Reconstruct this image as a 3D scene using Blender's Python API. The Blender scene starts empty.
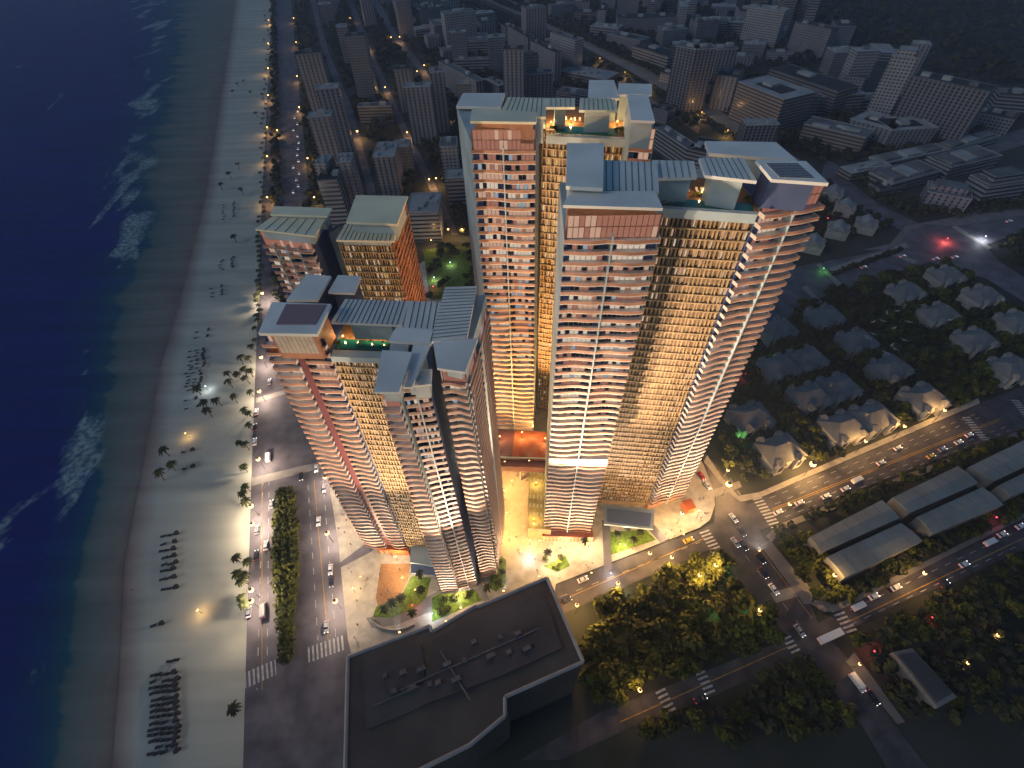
import bpy, math, random, bmesh
from mathutils import Vector, Matrix
R = math.radians
rnd = random.Random(7)
sc = bpy.context.scene
COL = sc.collection
# ------------------------------------------------------------------ camera
F = 486.0; CX, CY = 512.0, 384.0; NAD = (530.0, 822.0); H = 260.0
Zc = Vector((-(NAD[0]-CX), NAD[1]-CY, F)).normalized()
_f = Vector((0, 0, -1)); Yc = (_f - _f.dot(Zc)*Zc).normalized(); Xc = Yc.cross(Zc)
def P(px, py, z=0.0):
    "ground (or height z) point seen at a pixel of the survey picture"
    v = Vector((px-CX, CY-py, -F)); r = Vector((v.dot(Xc), v.dot(Yc), v.dot(Zc)))
    t = (z-H)/r.z
    return Vector((r.x*t, r.y*t, z))
def P2(px, py, z=0.0):
    p = P(px, py, z); return (p.x, p.y)
def zfoot(px, py, yb):
    t = (yb-py)/(NAD[1]-py); bx = px+t*(NAD[0]-px)
    g = P(bx, yb); D = math.hypot(g.x, g.y); q = P(px, py, 0); Dq = math.hypot(q.x, q.y)
    return H-H*D/Dq
cam = bpy.data.cameras.new('camera'); camo = bpy.data.objects.new('camera', cam); COL.objects.link(camo)
cam.sensor_width = 36; cam.lens = 36*F/1024; cam.clip_start = 1; cam.clip_end = 20000
M3 = Matrix((Xc, Yc, Zc))            # rows: world axes in camera space -> world = M3 * cam
camo.matrix_world = Matrix.Translation((0, 0, H)) @ M3.to_4x4()
sc.camera = camo
# ------------------------------------------------------------------ mesh builder
class MB:
    def __init__(s): s.v = []; s.f = []; s.m = []; s.uv = []
    def face(s, pts, m=0, uv=None):
        n = len(s.v); s.v.extend([tuple(p) for p in pts]); s.f.append(tuple(range(n, n+len(pts)))); s.m.append(m)
        s.uv.append(uv)
    def wall(s, a, b, z0, z1, m=0, u0=0.0):
        L = math.hypot(b[0]-a[0], b[1]-a[1])
        s.face([(a[0], a[1], z0), (b[0], b[1], z0), (b[0], b[1], z1), (a[0], a[1], z1)], m,
               [(u0, z0), (u0+L, z0), (u0+L, z1), (u0, z1)])
        return u0+L
    def prism(s, poly, z0, z1, m=0, mt=None, bottom=False):
        poly = ccw(poly); u = 0
        for i in range(len(poly)):
            u = s.wall(poly[i], poly[(i+1) % len(poly)], z0, z1, m, u)
        s.face([(x, y, z1) for x, y in poly], m if mt is None else mt)
        if bottom: s.face([(x, y, z0) for x, y in reversed(poly)], m)
    def box(s, c, d, rot=0.0, m=0, z0=None):
        cx, cy, cz = c; dx, dy, dz = d[0]/2, d[1]/2, d[2]/2
        co, si = math.cos(rot), math.sin(rot)
        def t(x, y): return (cx+x*co-y*si, cy+x*si+y*co)
        s.prism([t(-dx, -dy), t(dx, -dy), t(dx, dy), t(-dx, dy)], cz-dz, cz+dz, m, None, True)
    def loft(s, A, zA, B, zB, m=0, cap=True):
        n = len(A)
        for i in range(n):
            j = (i+1) % n
            s.face([(A[i][0], A[i][1], zA), (A[j][0], A[j][1], zA), (B[j][0], B[j][1], zB), (B[i][0], B[i][1], zB)], m)
        if cap:
            s.face([(x, y, zB) for x, y in B], m); s.face([(x, y, zA) for x, y in reversed(A)], m)
    def bar(s, a, b, w, m=0, n=4, w2=None):
        a = Vector(a); b = Vector(b); d = (b-a).normalized(); w2 = w if w2 is None else w2
        u = d.cross(Vector((0, 0, 1)))
        if u.length < .01: u = Vector((1, 0, 0))
        u.normalize(); v = d.cross(u)
        ra = [a+(u*math.cos(2*math.pi*k/n)+v*math.sin(2*math.pi*k/n))*w for k in range(n)]
        rb = [b+(u*math.cos(2*math.pi*k/n)+v*math.sin(2*math.pi*k/n))*w2 for k in range(n)]
        for k in range(n):
            s.face([ra[k], rb[k], rb[(k+1) % n], ra[(k+1) % n]], m)
        s.face(ra, m); s.face(rb[::-1], m)
    def mesh(s, name, mats):
        me = bpy.data.meshes.new(name); me.from_pydata(s.v, [], s.f)
        for mt in mats: me.materials.append(mt)
        me.polygons.foreach_set('material_index', s.m)
        if any(u is not None for u in s.uv):
            ul = me.uv_layers.new(name='UVMap'); k = 0; dat = []
            for f, u in zip(s.f, s.uv):
                if u is None:
                    for i in f: dat.extend((-50.0, -50.0))
                else:
                    for q in u: dat.extend(q)
            ul.data.foreach_set('uv', dat)
        me.update(); return me
    def build(s, name, mats, parent=None, **kw):
        if not isinstance(mats, (list, tuple)): mats = [mats]
        return ob(name, s.mesh(name, mats), parent, **kw)
def ccw(p):
    a = sum(p[i][0]*p[(i+1) % len(p)][1]-p[(i+1) % len(p)][0]*p[i][1] for i in range(len(p)))
    return list(p) if a > 0 else list(reversed(p))
def ob(name, data, parent=None, label=None, cat=None, group=None, kind=None, loc=None, rz=None, sc_=None):
    o = bpy.data.objects.new(name, data); COL.objects.link(o)
    if parent is not None: o.parent = parent
    if label: o['label'] = label
    if cat: o['category'] = cat
    if group: o['group'] = group
    if kind: o['kind'] = kind
    if loc is not None: o.location = loc
    if rz is not None: o.rotation_euler = (0, 0, rz)
    if sc_ is not None: o.scale = (sc_,)*3 if not isinstance(sc_, (tuple, list)) else sc_
    return o
def thing(name, label, cat, group=None, loc=(0, 0, 0), rz=0): return ob(name, None, None, label, cat, group, None, loc, rz)
KIDS = {}
def copy_tree(src, loc, rz=None, label=None, scale=None):
    c = src.copy(); COL.objects.link(c); c.location = loc
    if rz is not None: c.rotation_euler = (0, 0, rz)
    if scale is not None: c.scale = scale if isinstance(scale, (tuple, list)) else (scale,)*3
    if label: c['label'] = label
    if src.name not in KIDS: KIDS[src.name] = [k for k in src.children]
    for k in KIDS[src.name]:
        d = k.copy(); COL.objects.link(d); d.parent = c
    return c
def inset(poly, d):
    cx = sum(p[0] for p in poly)/len(poly); cy = sum(p[1] for p in poly)/len(poly)
    out = []
    for x, y in poly:
        l = math.hypot(x-cx, y-cy); k = max(0, (l-d*1.3)/l); out.append((cx+(x-cx)*k, cy+(y-cy)*k))
    return out
# ------------------------------------------------------------------ materials
def mat(name, col, rough=.7, metal=0, var=.15, scale=.3, emit=None, es=0, bump=0, col2=None, spec=.4, samp=True, det=4):
    m = bpy.data.materials.new(name); m.use_nodes = True; nt = m.node_tree; n = nt.nodes; l = nt.links
    b = n['Principled BSDF']; b.inputs['Roughness'].default_value = rough; b.inputs['Metallic'].default_value = metal
    b.inputs['Specular IOR Level'].default_value = spec
    if var > 0 or col2:
        tc = n.new('ShaderNodeTexCoord'); nz = n.new('ShaderNodeTexNoise'); nz.inputs['Scale'].default_value = scale
        nz.inputs['Detail'].default_value = det; l.new(tc.outputs['Object'], nz.inputs['Vector'])
        rp = n.new('ShaderNodeValToRGB'); l.new(nz.outputs['Fac'], rp.inputs['Fac'])
        c2 = col2 or tuple(c*(1-var*2) for c in col)
        rp.color_ramp.elements[0].position = .35; rp.color_ramp.elements[1].position = .65
        rp.color_ramp.elements[0].color = (*c2, 1); rp.color_ramp.elements[1].color = (*col, 1)
        l.new(rp.outputs['Color'], b.inputs['Base Color'])
        if bump:
            bp = n.new('ShaderNodeBump'); bp.inputs['Strength'].default_value = bump; bp.inputs['Distance'].default_value = .3
            l.new(nz.outputs['Fac'], bp.inputs['Height']); l.new(bp.outputs['Normal'], b.inputs['Normal'])
    else: b.inputs['Base Color'].default_value = (*col, 1)
    if emit:
        b.inputs['Emission Color'].default_value = (*emit, 1); b.inputs['Emission Strength'].default_value = es
    if not samp: m.cycles.emission_sampling = 'NONE'
    return m
def leafmat(name, c1, c2, scale=.15):
    m = mat(name, c1, .8, var=.1, scale=scale, col2=c2, spec=.2)
    nt = m.node_tree; b = nt.nodes['Principled BSDF']; src = b.inputs['Base Color'].links[0].from_socket
    oi = nt.nodes.new('ShaderNodeObjectInfo'); mr = nt.nodes.new('ShaderNodeMapRange')
    mr.inputs['To Min'].default_value = .6; mr.inputs['To Max'].default_value = 1.4
    nt.links.new(oi.outputs['Random'], mr.inputs['Value'])
    mx = nt.nodes.new('ShaderNodeVectorMath'); mx.operation = 'SCALE'
    nt.links.new(src, mx.inputs[0]); nt.links.new(mr.outputs['Result'], mx.inputs['Scale']); nt.links.new(mx.outputs[0], b.inputs['Base Color'])
    b.inputs['Transmission Weight'].default_value = 0
    return m
def facade(name, wall, glass, fh=3.4, fw=3.0, th=.45, tw=.6, mode='grid'):
    "storey pattern from wall UVs in metres: windows as darker glossy panes"
    m = bpy.data.materials.new(name); m.use_nodes = True; nt = m.node_tree; n = nt.nodes; l = nt.links
    b = n['Principled BSDF']; uv = n.new('ShaderNodeUVMap'); sp = n.new('ShaderNodeSeparateXYZ'); l.new(uv.outputs[0], sp.inputs[0])
    def mth(op, a, c):
        q = n.new('ShaderNodeMath'); q.operation = op
        for i, x in enumerate((a, c)):
            if x is None: continue
            if isinstance(x, (int, float)): q.inputs[i].default_value = x
            else: l.new(x, q.inputs[i])
        return q.outputs[0]
    fu = mth('FRACT', mth('DIVIDE', sp.outputs[0], fw), None); fv = mth('FRACT', mth('DIVIDE', sp.outputs[1], fh), None)
    a = mth('LESS_THAN', fu, tw); c = mth('LESS_THAN', fv, th)
    if mode == 'ribbon': k = c
    elif mode == 'stripe': k = mth('MULTIPLY', a, mth('ADD', mth('MULTIPLY', c, .5), .5))
    else: k = mth('MULTIPLY', a, c)
    k = mth('MULTIPLY', k, mth('GREATER_THAN', sp.outputs[1], -10))
    wn = n.new('ShaderNodeTexNoise'); wn.inputs['Scale'].default_value = .06; tc = n.new('ShaderNodeTexCoord'); l.new(tc.outputs['Object'], wn.inputs['Vector'])
    sc2 = n.new('ShaderNodeMapRange'); sc2.inputs['To Min'].default_value = .7; sc2.inputs['To Max'].default_value = 1.3; l.new(wn.outputs['Fac'], sc2.inputs['Value'])
    vm = n.new('ShaderNodeVectorMath'); vm.operation = 'SCALE'; vm.inputs[0].default_value = wall; l.new(sc2.outputs[0], vm.inputs['Scale'])
    mx = n.new('ShaderNodeMix'); mx.data_type = 'RGBA'; l.new(k, mx.inputs[0]); l.new(vm.outputs[0], mx.inputs[6]); mx.inputs[7].default_value = (*glass, 1)
    l.new(mx.outputs[2], b.inputs['Base Color'])
    rg = n.new('ShaderNodeMapRange'); rg.inputs['To Min'].default_value = .8; rg.inputs['To Max'].default_value = .25; l.new(k, rg.inputs['Value']); l.new(rg.outputs[0], b.inputs['Roughness'])
    return m
W = {}
W['white'] = mat('white_render', (.68, .62, .58), .6, scale=.5, var=.05)
W['terra'] = mat('terracotta_panel', (.42, .2, .12), .6, scale=.2, var=.15)
W['bluewall'] = mat('pale_blue_cladding', (.42, .52, .56), .6, scale=.08, var=.15)
W['navyshade'] = mat('dark_blue_shade_wall', (.06, .09, .2), .5, scale=.1, var=.1)  # blue shade of pale walls and recess ends put into the colour
W['maroon'] = mat('maroon_cladding', (.16, .05, .06), .6, scale=.1, var=.1)
W['metalroof'] = mat('pale_metal_roof', (.86, .86, .8), .45, scale=.06, var=.1)
W['litroof'] = mat('cream_glow_roof', (.88, .82, .58), .45, scale=.06, var=.08)  # lime-yellow light on the pale roofs put into the base colour
W['seam'] = mat('roof_seam', (.16, .22, .24), .5, var=0)
W['pool'] = mat('pool_water', (.01, .1, .1), .08, var=0, spec=.5)
W['deckwood'] = mat('timber_deck', (.3, .15, .06), .6, scale=1, var=.2)
W['bronze'] = mat('bronze_screen', (.52, .37, .2), .55, scale=.4, var=.2)
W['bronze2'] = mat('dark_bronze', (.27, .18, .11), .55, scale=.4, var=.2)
W['glassbrown'] = mat('brown_glass', (.09, .07, .05), .15, var=0, spec=.6)
W['glassdark'] = mat('dark_glass', (.015, .02, .045), .12, var=0, spec=.6)
def winmat(name, col, s): return mat(name, (.1, .08, .06), .2, var=0, emit=col, es=s, samp=False)
W['lit1'] = winmat('lit_pane_warm', (1, .6, .42), .5)
W['lit2'] = winmat('lit_pane_pink', (1, .4, .27), .3)
W['lit3'] = winmat('lit_pane_pale', (1, .82, .64), .6)
W['litcool'] = winmat('lit_pane_cool', (.7, .85, 1), .35)
W['litgold'] = winmat('lit_pane_gold', (1, .68, .25), .6)
W['pinkpanel'] = mat('pink_shade_panel', (.3, .2, .22), .5, scale=1.5, var=.1)
W['orange'] = mat('orange_cladding', (.5, .13, .04), .5, scale=.15, var=.25)
W['paving'] = mat('pale_paving', (.46, .42, .36), .8, scale=.25, var=.16, det=8)
W['paving2'] = mat('grey_paving', (.2, .19, .19), .8, scale=.12, var=.12)
W['asphalt'] = mat('asphalt', (.085, .078, .088), .7, scale=.12, var=.27, det=12)
W['asphalt2'] = mat('worn_asphalt', (.15, .138, .16), .7, scale=.09, var=.25, det=8)
W['linew'] = mat('road_paint_white', (.55, .55, .55), .7, scale=.5, var=.2)
W['liney'] = mat('road_paint_yellow', (.5, .3, .06), .7, scale=.5, var=.2)
W['grassl'] = mat('lawn', (.12, .2, .02), .9, scale=.6, var=.3, det=8)
W['concrete'] = mat('concrete', (.2, .2, .2), .8, scale=.1, var=.15)
W['darkroof'] = mat('dark_roofing', (.06, .06, .066), .8, scale=.05, var=.2, det=8)
W['steel'] = mat('painted_steel', (.12, .12, .13), .4, metal=.6, var=0)
W['lamp'] = mat('lamp_glow_warm', (1, .8, .5), .5, var=0, emit=(1, .5, .14), es=7, samp=False)
W['lampw'] = mat('lamp_glow_white', (1, 1, 1), .5, var=0, emit=(.6, .85, 1), es=5, samp=False)
W['lampr'] = mat('lamp_glow_red', (1, .1, .1), .5, var=0, emit=(1, .05, .09), es=5, samp=False)
W['lampg'] = mat('lamp_glow_green', (.1, 1, .1), .5, var=0, emit=(.15, 1, .12), es=3, samp=False)
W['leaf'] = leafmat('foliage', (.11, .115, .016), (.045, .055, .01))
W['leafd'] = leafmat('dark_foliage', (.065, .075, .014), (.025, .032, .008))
W['palm'] = leafmat('palm_fronds', (.05, .06, .02), (.02, .025, .01), 1)
W['bark'] = mat('bark', (.09, .06, .04), .9, scale=1, var=.2)
W['shelter'] = mat('dark_canvas', (.02, .02, .03), .8, var=0)
W['skin'] = mat('skin', (.35, .2, .14), .6, var=0)
W['chim'] = mat('plant_metal', (.35, .36, .38), .6, scale=.5, var=.2)

def crown(seed, n=260, rx=1.0, rz=.8, leaf=.2, lumps=9):
    rr = random.Random(seed); m = MB(); L = []
    for i in range(lumps):
        a = rr.uniform(0, 6.28); r = rr.uniform(.1, .68); L.append((r*math.cos(a), r*math.sin(a), rr.uniform(-.3, .45), rr.uniform(.28, .48)))
    L.append((0, 0, .3, .5))
    for i in range(n):
        c = L[rr.randrange(len(L))]; th = rr.uniform(0, 6.28); ph = math.acos(rr.uniform(-.5, 1)); r = c[3]*rr.uniform(.75, 1.08)
        nn = Vector((math.sin(ph)*math.cos(th), math.sin(ph)*math.sin(th), math.cos(ph)))
        p = Vector(c[:3])+nn*r; p = Vector((p.x*rx, p.y*rx, p.z*rz))
        nn = (nn+Vector((rr.uniform(-.6, .6), rr.uniform(-.6, .6), rr.uniform(-.4, .6)))).normalized()
        u = nn.cross(Vector((.3, .2, 1))).normalized()*leaf*rr.uniform(.6, 1.2); v = nn.cross(u).normalized()*leaf*rr.uniform(.5, 1.0)
        m.face([p-u*.9, p-v*.8+u*.15, p+u, p+v], 0 if rr.random() < .62 else 1)
    return m
def crown0(s): return crown(s, 60, leaf=.3)
# ================================================================== SETTING
def struct(name, mb, m, **kw): return mb.build(name, m, None, kind='structure', **kw)
def lerp(a, b, t): return tuple(x+(y-x)*t for x, y in zip(a, b))
# base ground
b = MB(); b.face([(-1200, -300, -.35), (7000, -300, -.35), (7000, 9000, -.35), (-3500, 9000, -.35)])
gm = mat('city_ground', (.05, .05, .048), .9, scale=.02, col2=(.02, .026, .014), det=10, bump=.3)
struct('ground', b, gm)
# piecewise shore lines (world)
SH = [P2(*p) for p in [(112, 768), (118, 700), (121, 640), (125, 560), (150, 430), (160, 370), (180, 300), (205, 200), (225, 70), (235, 0)]]
DP = [P2(*p) for p in [(55, 768), (68, 700), (72, 620), (84, 560), (98, 500), (108, 430), (112, 370), (118, 330), (128, 290), (160, 230), (150, 180), (170, 110), (178, 70), (184, 30), (180, 0)]]
def xat(L, y):
    if y <= L[0][1]: a, c = L[0], L[1]
    elif y >= L[-1][1]: a, c = L[-2], L[-1]
    else:
        for a, c in zip(L, L[1:]):
            if a[1] <= y <= c[1]: break
    t = (y-a[1])/(c[1]-a[1]); 
    return a[0]+(c[0]-a[0])*t
RL = [P2(*p) for p in [(243, 768), (245, 690), (252, 460), (262, 200), (272, 0)]]
def strip(xa, xb, nx, y0, y1, ny, z, u0=0, u1=1, pw=1.6):
    mb = MB(); pts = []
    for j in range(ny+1):
        y = y0+(y1-y0)*(j/ny)**pw; r = []
        for i in range(nx+1):
            t = i/nx; r.append(((xa(y)*(1-t)+xb(y)*t), y, u0+(u1-u0)*t))
        pts.append(r)
    for j in range(ny):
        for i in range(nx):
            q = [pts[j][i], pts[j][i+1], pts[j+1][i+1], pts[j+1][i]]
            mb.face([(a[0], a[1], z) for a in q], 0, [(a[2], a[1]/100) for a in q])
    return mb
def shoremat(name, stops, rough, nscale=.02, foam=False, warp=.25, spec=.5, bump=0):
    m = bpy.data.materials.new(name); m.use_nodes = True; nt = m.node_tree; n = nt.nodes; l = nt.links
    b = n['Principled BSDF']; b.inputs['Roughness'].default_value = rough; b.inputs['Specular IOR Level'].default_value = spec
    uv = n.new('ShaderNodeUVMap'); sp = n.new('ShaderNodeSeparateXYZ'); l.new(uv.outputs[0], sp.inputs[0])
    tc = n.new('ShaderNodeTexCoord'); mp = n.new('ShaderNodeMapping'); mp.inputs['Scale'].default_value = (.45, 1.6, 1); l.new(tc.outputs['Object'], mp.inputs[0])
    nz = n.new('ShaderNodeTexNoise'); nz.inputs['Scale'].default_value = nscale; nz.inputs['Detail'].default_value = 8; nz.inputs['Roughness'].default_value = .65; l.new(mp.outputs[0], nz.inputs['Vector'])
    def mth(op, a, c, d=None):
        q = n.new('ShaderNodeMath'); q.operation = op
        for i, x in enumerate((a, c, d)):
            if x is None: continue
            if isinstance(x, (int, float)): q.inputs[i].default_value = x
            else: l.new(x, q.inputs[i])
        return q.outputs[0]
    f = mth('ADD', sp.outputs[0], mth('MULTIPLY', mth('SUBTRACT', nz.outputs['Fac'], .5), warp*4))
    mr = n.new('ShaderNodeMapRange'); mr.inputs['From Min'].default_value = stops[0][0]; mr.inputs['From Max'].default_value = stops[-1][0]; l.new(f, mr.inputs['Value'])
    rp = n.new('ShaderNodeValToRGB'); l.new(mr.outputs[0], rp.inputs[0]); e = rp.color_ramp.elements
    span = stops[-1][0]-stops[0][0]
    for i, (p, c) in enumerate(stops):
        q = (p-stops[0][0])/span
        el = e[0] if i == 0 else (e[len(e)-1] if i == len(stops)-1 else e.new(q))
        el.position = q if 0 < i < len(stops)-1 else (0.0 if i == 0 else 1.0); el.color = (*c, 1)
    e = rp.color_ramp.elements
    out = rp.outputs[0]
    if foam:
        n2 = n.new('ShaderNodeTexNoise'); n2.inputs['Scale'].default_value = .018; n2.inputs['Detail'].default_value = 9; n2.inputs['Roughness'].default_value = .6; n2.inputs['Distortion'].default_value = .6
        mp2 = n.new('ShaderNodeMapping'); mp2.inputs['Location'].default_value = (13, 40, 0); mp2.inputs['Scale'].default_value = (1, .45, 1); mp2.inputs['Rotation'].default_value = (0, 0, R(-15)); l.new(tc.outputs['Object'], mp2.inputs[0]); l.new(mp2.outputs[0], n2.inputs['Vector'])
        n3 = n.new('ShaderNodeTexNoise'); n3.inputs['Scale'].default_value = .25; n3.inputs['Detail'].default_value = 6; l.new(tc.outputs['Object'], n3.inputs['Vector'])
        band = mth('MULTIPLY', mth('SMOOTHSTEP' if False else 'GREATER_THAN', sp.outputs[0], -1.25), mth('LESS_THAN', sp.outputs[0], .1))
        bz = n.new('ShaderNodeMapRange'); bz.inputs['From Min'].default_value = .535; bz.inputs['From Max'].default_value = .6
        pk = n.new('ShaderNodeMapRange'); pk.inputs['From Min'].default_value = 0; pk.inputs['From Max'].default_value = .7; pk.inputs['To Min'].default_value = .1; pk.inputs['To Max'].default_value = -.06
        l.new(mth('ABSOLUTE', mth('ADD', sp.outputs[0], .55), None), pk.inputs['Value'])
        l.new(mth('SUBTRACT', n2.outputs['Fac'], mth('ADD', mth('MULTIPLY', pk.outputs[0], -1), .05)), bz.inputs['Value'])
        hf = n.new('ShaderNodeMapRange'); hf.inputs['From Min'].default_value = .38; hf.inputs['From Max'].default_value = .6; l.new(n3.outputs['Fac'], hf.inputs['Value'])
        k = mth('MULTIPLY', bz.outputs[0], mth('ADD', mth('MULTIPLY', hf.outputs[0], .75), .2))
        mx = n.new('ShaderNodeMix'); mx.data_type = 'RGBA'; l.new(k, mx.inputs[0]); l.new(out, mx.inputs[6]); mx.inputs[7].default_value = (.26, .36, .36, 1)
        out = mx.outputs[2]
    n4 = n.new('ShaderNodeTexNoise'); n4.inputs['Scale'].default_value = .02; n4.inputs['Detail'].default_value = 10; mp3 = n.new('ShaderNodeMapping'); mp3.inputs['Scale'].default_value = (.3, 4, 1); l.new(tc.outputs['Object'], mp3.inputs[0]); l.new(mp3.outputs[0], n4.inputs['Vector'])
    m4 = n.new('ShaderNodeMapRange'); m4.inputs['To Min'].default_value = .55; m4.inputs['To Max'].default_value = 1.45; l.new(n4.outputs['Fac'], m4.inputs['Value'])
    vs = n.new('ShaderNodeVectorMath'); vs.operation = 'SCALE'; l.new(out, vs.inputs[0]); l.new(m4.outputs[0], vs.inputs['Scale'])
    l.new(vs.outputs[0], b.inputs['Base Color'])
    if bump:
        n5 = n.new('ShaderNodeTexNoise'); n5.inputs['Scale'].default_value = .12; n5.inputs['Detail'].default_value = 6; l.new(mp.outputs[0], n5.inputs['Vector'])
        bp = n.new('ShaderNodeBump'); bp.inputs['Strength'].default_value = bump; bp.inputs['Distance'].default_value = 2; l.new(n5.outputs['Fac'], bp.inputs['Height']); l.new(bp.outputs['Normal'], b.inputs['Normal'])
    return m
wm = shoremat('sea_water', [(-4, (.003, .013, .15)), (-1.2, (.003, .016, .15)), (-.5, (.004, .04, .13)), (-.1, (.008, .075, .12)), (.0, (.075, .12, .125)), (.35, (.13, .155, .15)), (.8, (.17, .165, .15)), (1.05, (.16, .13, .12))], .6, foam=True, warp=.32, bump=.2, spec=.06)
sm2 = MB()
ys = [-150+9150*(j/90)**2.2 for j in range(91)]
us = [-40, -20, -10, -6, -4, -3, -2, -1.5, -1, -.6, -.3, 0, .3, .6, 1.0, 1.3]
def ux(u, y):
    s_, d_ = xat(SH, y), xat(DP, y); return d_+(s_-d_)*u
for j in range(90):
    for i in range(len(us)-1):
        q = [(us[i], ys[j]), (us[i+1], ys[j]), (us[i+1], ys[j+1]), (us[i], ys[j+1])]
        sm2.face([(ux(u, y), y, -.1) for u, y in q], 0, [(u, y/100) for u, y in q])
struct('sea', sm2, wm)
sandm = shoremat('beach_sand', [(0, (.2, .155, .14)), (.08, (.3, .27, .24)), (.2, (.4, .42, .37)), (1, (.46, .46, .38))], .9, nscale=.03, warp=.04, spec=.2)
struct('sand_beach', strip(lambda y: xat(SH, y), lambda y: xat(RL, y), 10, -150, 9000, 90, 0.0, 0, 1, 2.2), sandm)
# ---- roads
def poly(name, px, m, z, kind='structure', **kw):
    mb = MB(); q = ccw([P2(*p) for p in px]); mb.face([(x, y, z) for x, y in q]); return mb.build(name, m, None, kind=kind, **kw)
def slabp(name, px, m, z1, z0=-.2, **kw):
    mb = MB(); mb.prism([P2(*p) for p in px], z0, z1); return mb.build(name, m, None, kind='structure', **kw)
poly('beach_road', [(243, 768), (245, 690), (252, 460), (262, 200), (272, 0), (273.2, -60), (287, -60), (291, 0), (309, 200), (325, 380), (340, 550), (352, 665), (360, 768)], W['asphalt2'], .04)
poly('avenue', [(540, 622), (553, 586), (702, 529), (763, 497), (878, 448), (978, 404), (1100, 355), (1100, 400), (1016, 431), (880, 481), (779, 523), (712, 549), (560, 615)], W['asphalt'], .04)
poly('cross_street', [(640, 330), (668, 380), (704, 462), (716, 500), (712, 545), (745, 590), (800, 650), (862, 726), (900, 790), (945, 790), (893, 722), (845, 655), (820, 628), (808, 598), (763, 538), (745, 500), (728, 478), (706, 455), (690, 400), (660, 330)], W['asphalt'], .06)
poly('lower_road', [(838, 612), (890, 583), (950, 556), (1024, 519), (1100, 480), (1100, 515), (1024, 549), (960, 580), (900, 603), (845, 632), (805, 655), (700, 702), (630, 728), (560, 760), (520, 760), (600, 712), (690, 677), (795, 636)], W['asphalt'], .05)
poly('junction_road', [(740, 340), (752, 300), (790, 268), (860, 255), (890, 247), (905, 228), (925, 222), (955, 224), (1010, 214), (1100, 190), (1100, 212), (1020, 232), (985, 246), (1000, 262), (1060, 300), (1100, 330), (1100, 350), (1040, 312), (985, 278), (960, 272), (930, 262), (880, 277), (800, 305), (760, 350)], W['asphalt2'], .05)
poly('side_street', [(820, 178), (850, 205), (905, 232), (920, 224), (880, 205), (845, 178), (838, 165), (826, 160)], W['asphalt2'], .045)
poly('east_street', [(900, 165), (985, 140), (1100, 105), (1100, 122), (1000, 152), (940, 172), (908, 176)], W['asphalt2'], .045)
avm = mat('avenue_concrete', (.24, .235, .22), .8, scale=.05, var=.15)
poly('diagonal_avenue', [(462, -10), (530, 20), (600, 55), (680, 99), (760, 149), (785, 165), (800, 160), (770, 142), (690, 92), (612, 49), (545, 15), (490, -10)], avm, .05)
poly('diagonal_side_road', [(440, -10), (505, 22), (580, 60), (660, 104), (700, 128), (698, 133), (652, 106), (572, 62), (500, 26), (425, -10)], W['asphalt2'], .045)
for i, px in enumerate([[(308, -10), (322, 50), (345, 110), (366, 185), (378, 240), (385, 240), (374, 185), (352, 108), (328, 50), (313, -10)],
        [(343, -10), (364, 46), (400, 130), (425, 180), (452, 235), (459, 235), (433, 180), (407, 128), (370, 46), (349, -10)],
        [(366, -10), (392, 38), (420, 72), (440, 105), (446, 105), (426, 70), (398, 36), (373, -10)]]):
    poly('back_street', px, W['asphalt2'], .045)
# painted lines
def pline(mb, a, b_, w, z, dash=None, m=0):
    A = Vector(P(*a, z)); B = Vector(P(*b_, z)); L = (B-A).length; d = (B-A)/L; n_ = Vector((-d.y, d.x, 0))*w/2
    t = 0
    while t < L:
        e = L if not dash else min(L, t+dash[0])
        p, q = A+d*t, A+d*e; mb.face([p-n_, q-n_, q+n_, p+n_], m)
        if not dash: break
        t += dash[0]+dash[1]
mw = MB(); my = MB(); zz = .09
for a, c in [((263, 480), (257, 690)), ((269, 480), (267, 680)), ((308, 485), (318, 640)), ((323, 480), (336, 640))]: pline(mw, a, c, .35, zz, (4, 5))
for a, c in [((293, 120), (300, 200)), ((301, 110), (308, 190)), ((300, 200), (312, 330))]: pline(mw, a, c, .3, zz, (5, 7))
for a, c in [((262, 482), (262, 690)), ((314, 480), (328, 640))]: pline(my, a, c, .35, zz)
for a, c in [((770, 498), (980, 412)), ((775, 504), (985, 415)), ((780, 513), (1010, 425)), ((785, 517), (1010, 430)), ((560, 597), (700, 542)), ((850, 610), (1020, 530)), ((850, 625), (1020, 545)), ((730, 478), (745, 502)), ((745, 555), (800, 625))]: pline(mw, a, c, .25, zz+.01, (4, 5))
for a, c in [((772, 509), (1000, 418.5)), ((773, 510.5), (1001, 420)), ((560, 601), (705, 538)), ((848, 622), (1024, 538)), ((620, 722), (790, 646)), ((718, 470), (732, 492)), ((757, 545), (812, 618))]: pline(my, a, c, .35, zz+.01)
def zebra(a, b_, ln, z=.1, w=.9, gap=1.1):
    A = P(*a, z); B = P(*b_, z); L = (B-A).length; d = (B-A)/L; n_ = Vector((-d.y, d.x, 0))*ln/2; t = 0
    while t < L:
        p, q = A+d*t, A+d*min(L, t+w); mw.face([p-n_, q-n_, q+n_, p+n_]); t += w+gap
for a, c, ln in [((704, 531), (723, 561), 6), ((757, 498), (776, 527), 6), ((244, 681), (276, 667), 7), ((308, 655), (345, 642), 7), ((836, 609), (852, 632), 6), ((786, 637), (796, 652), 5), ((700, 672), (711, 694), 5), ((660, 690), (672, 713), 5),
                 ((966, 417), (985, 440), 5), ((1015, 400), (1030, 420), 5)]: zebra(a, c, ln)
struct('white_road_marking', mw, W['linew']); struct('yellow_road_marking', my, W['liney'])
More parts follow.
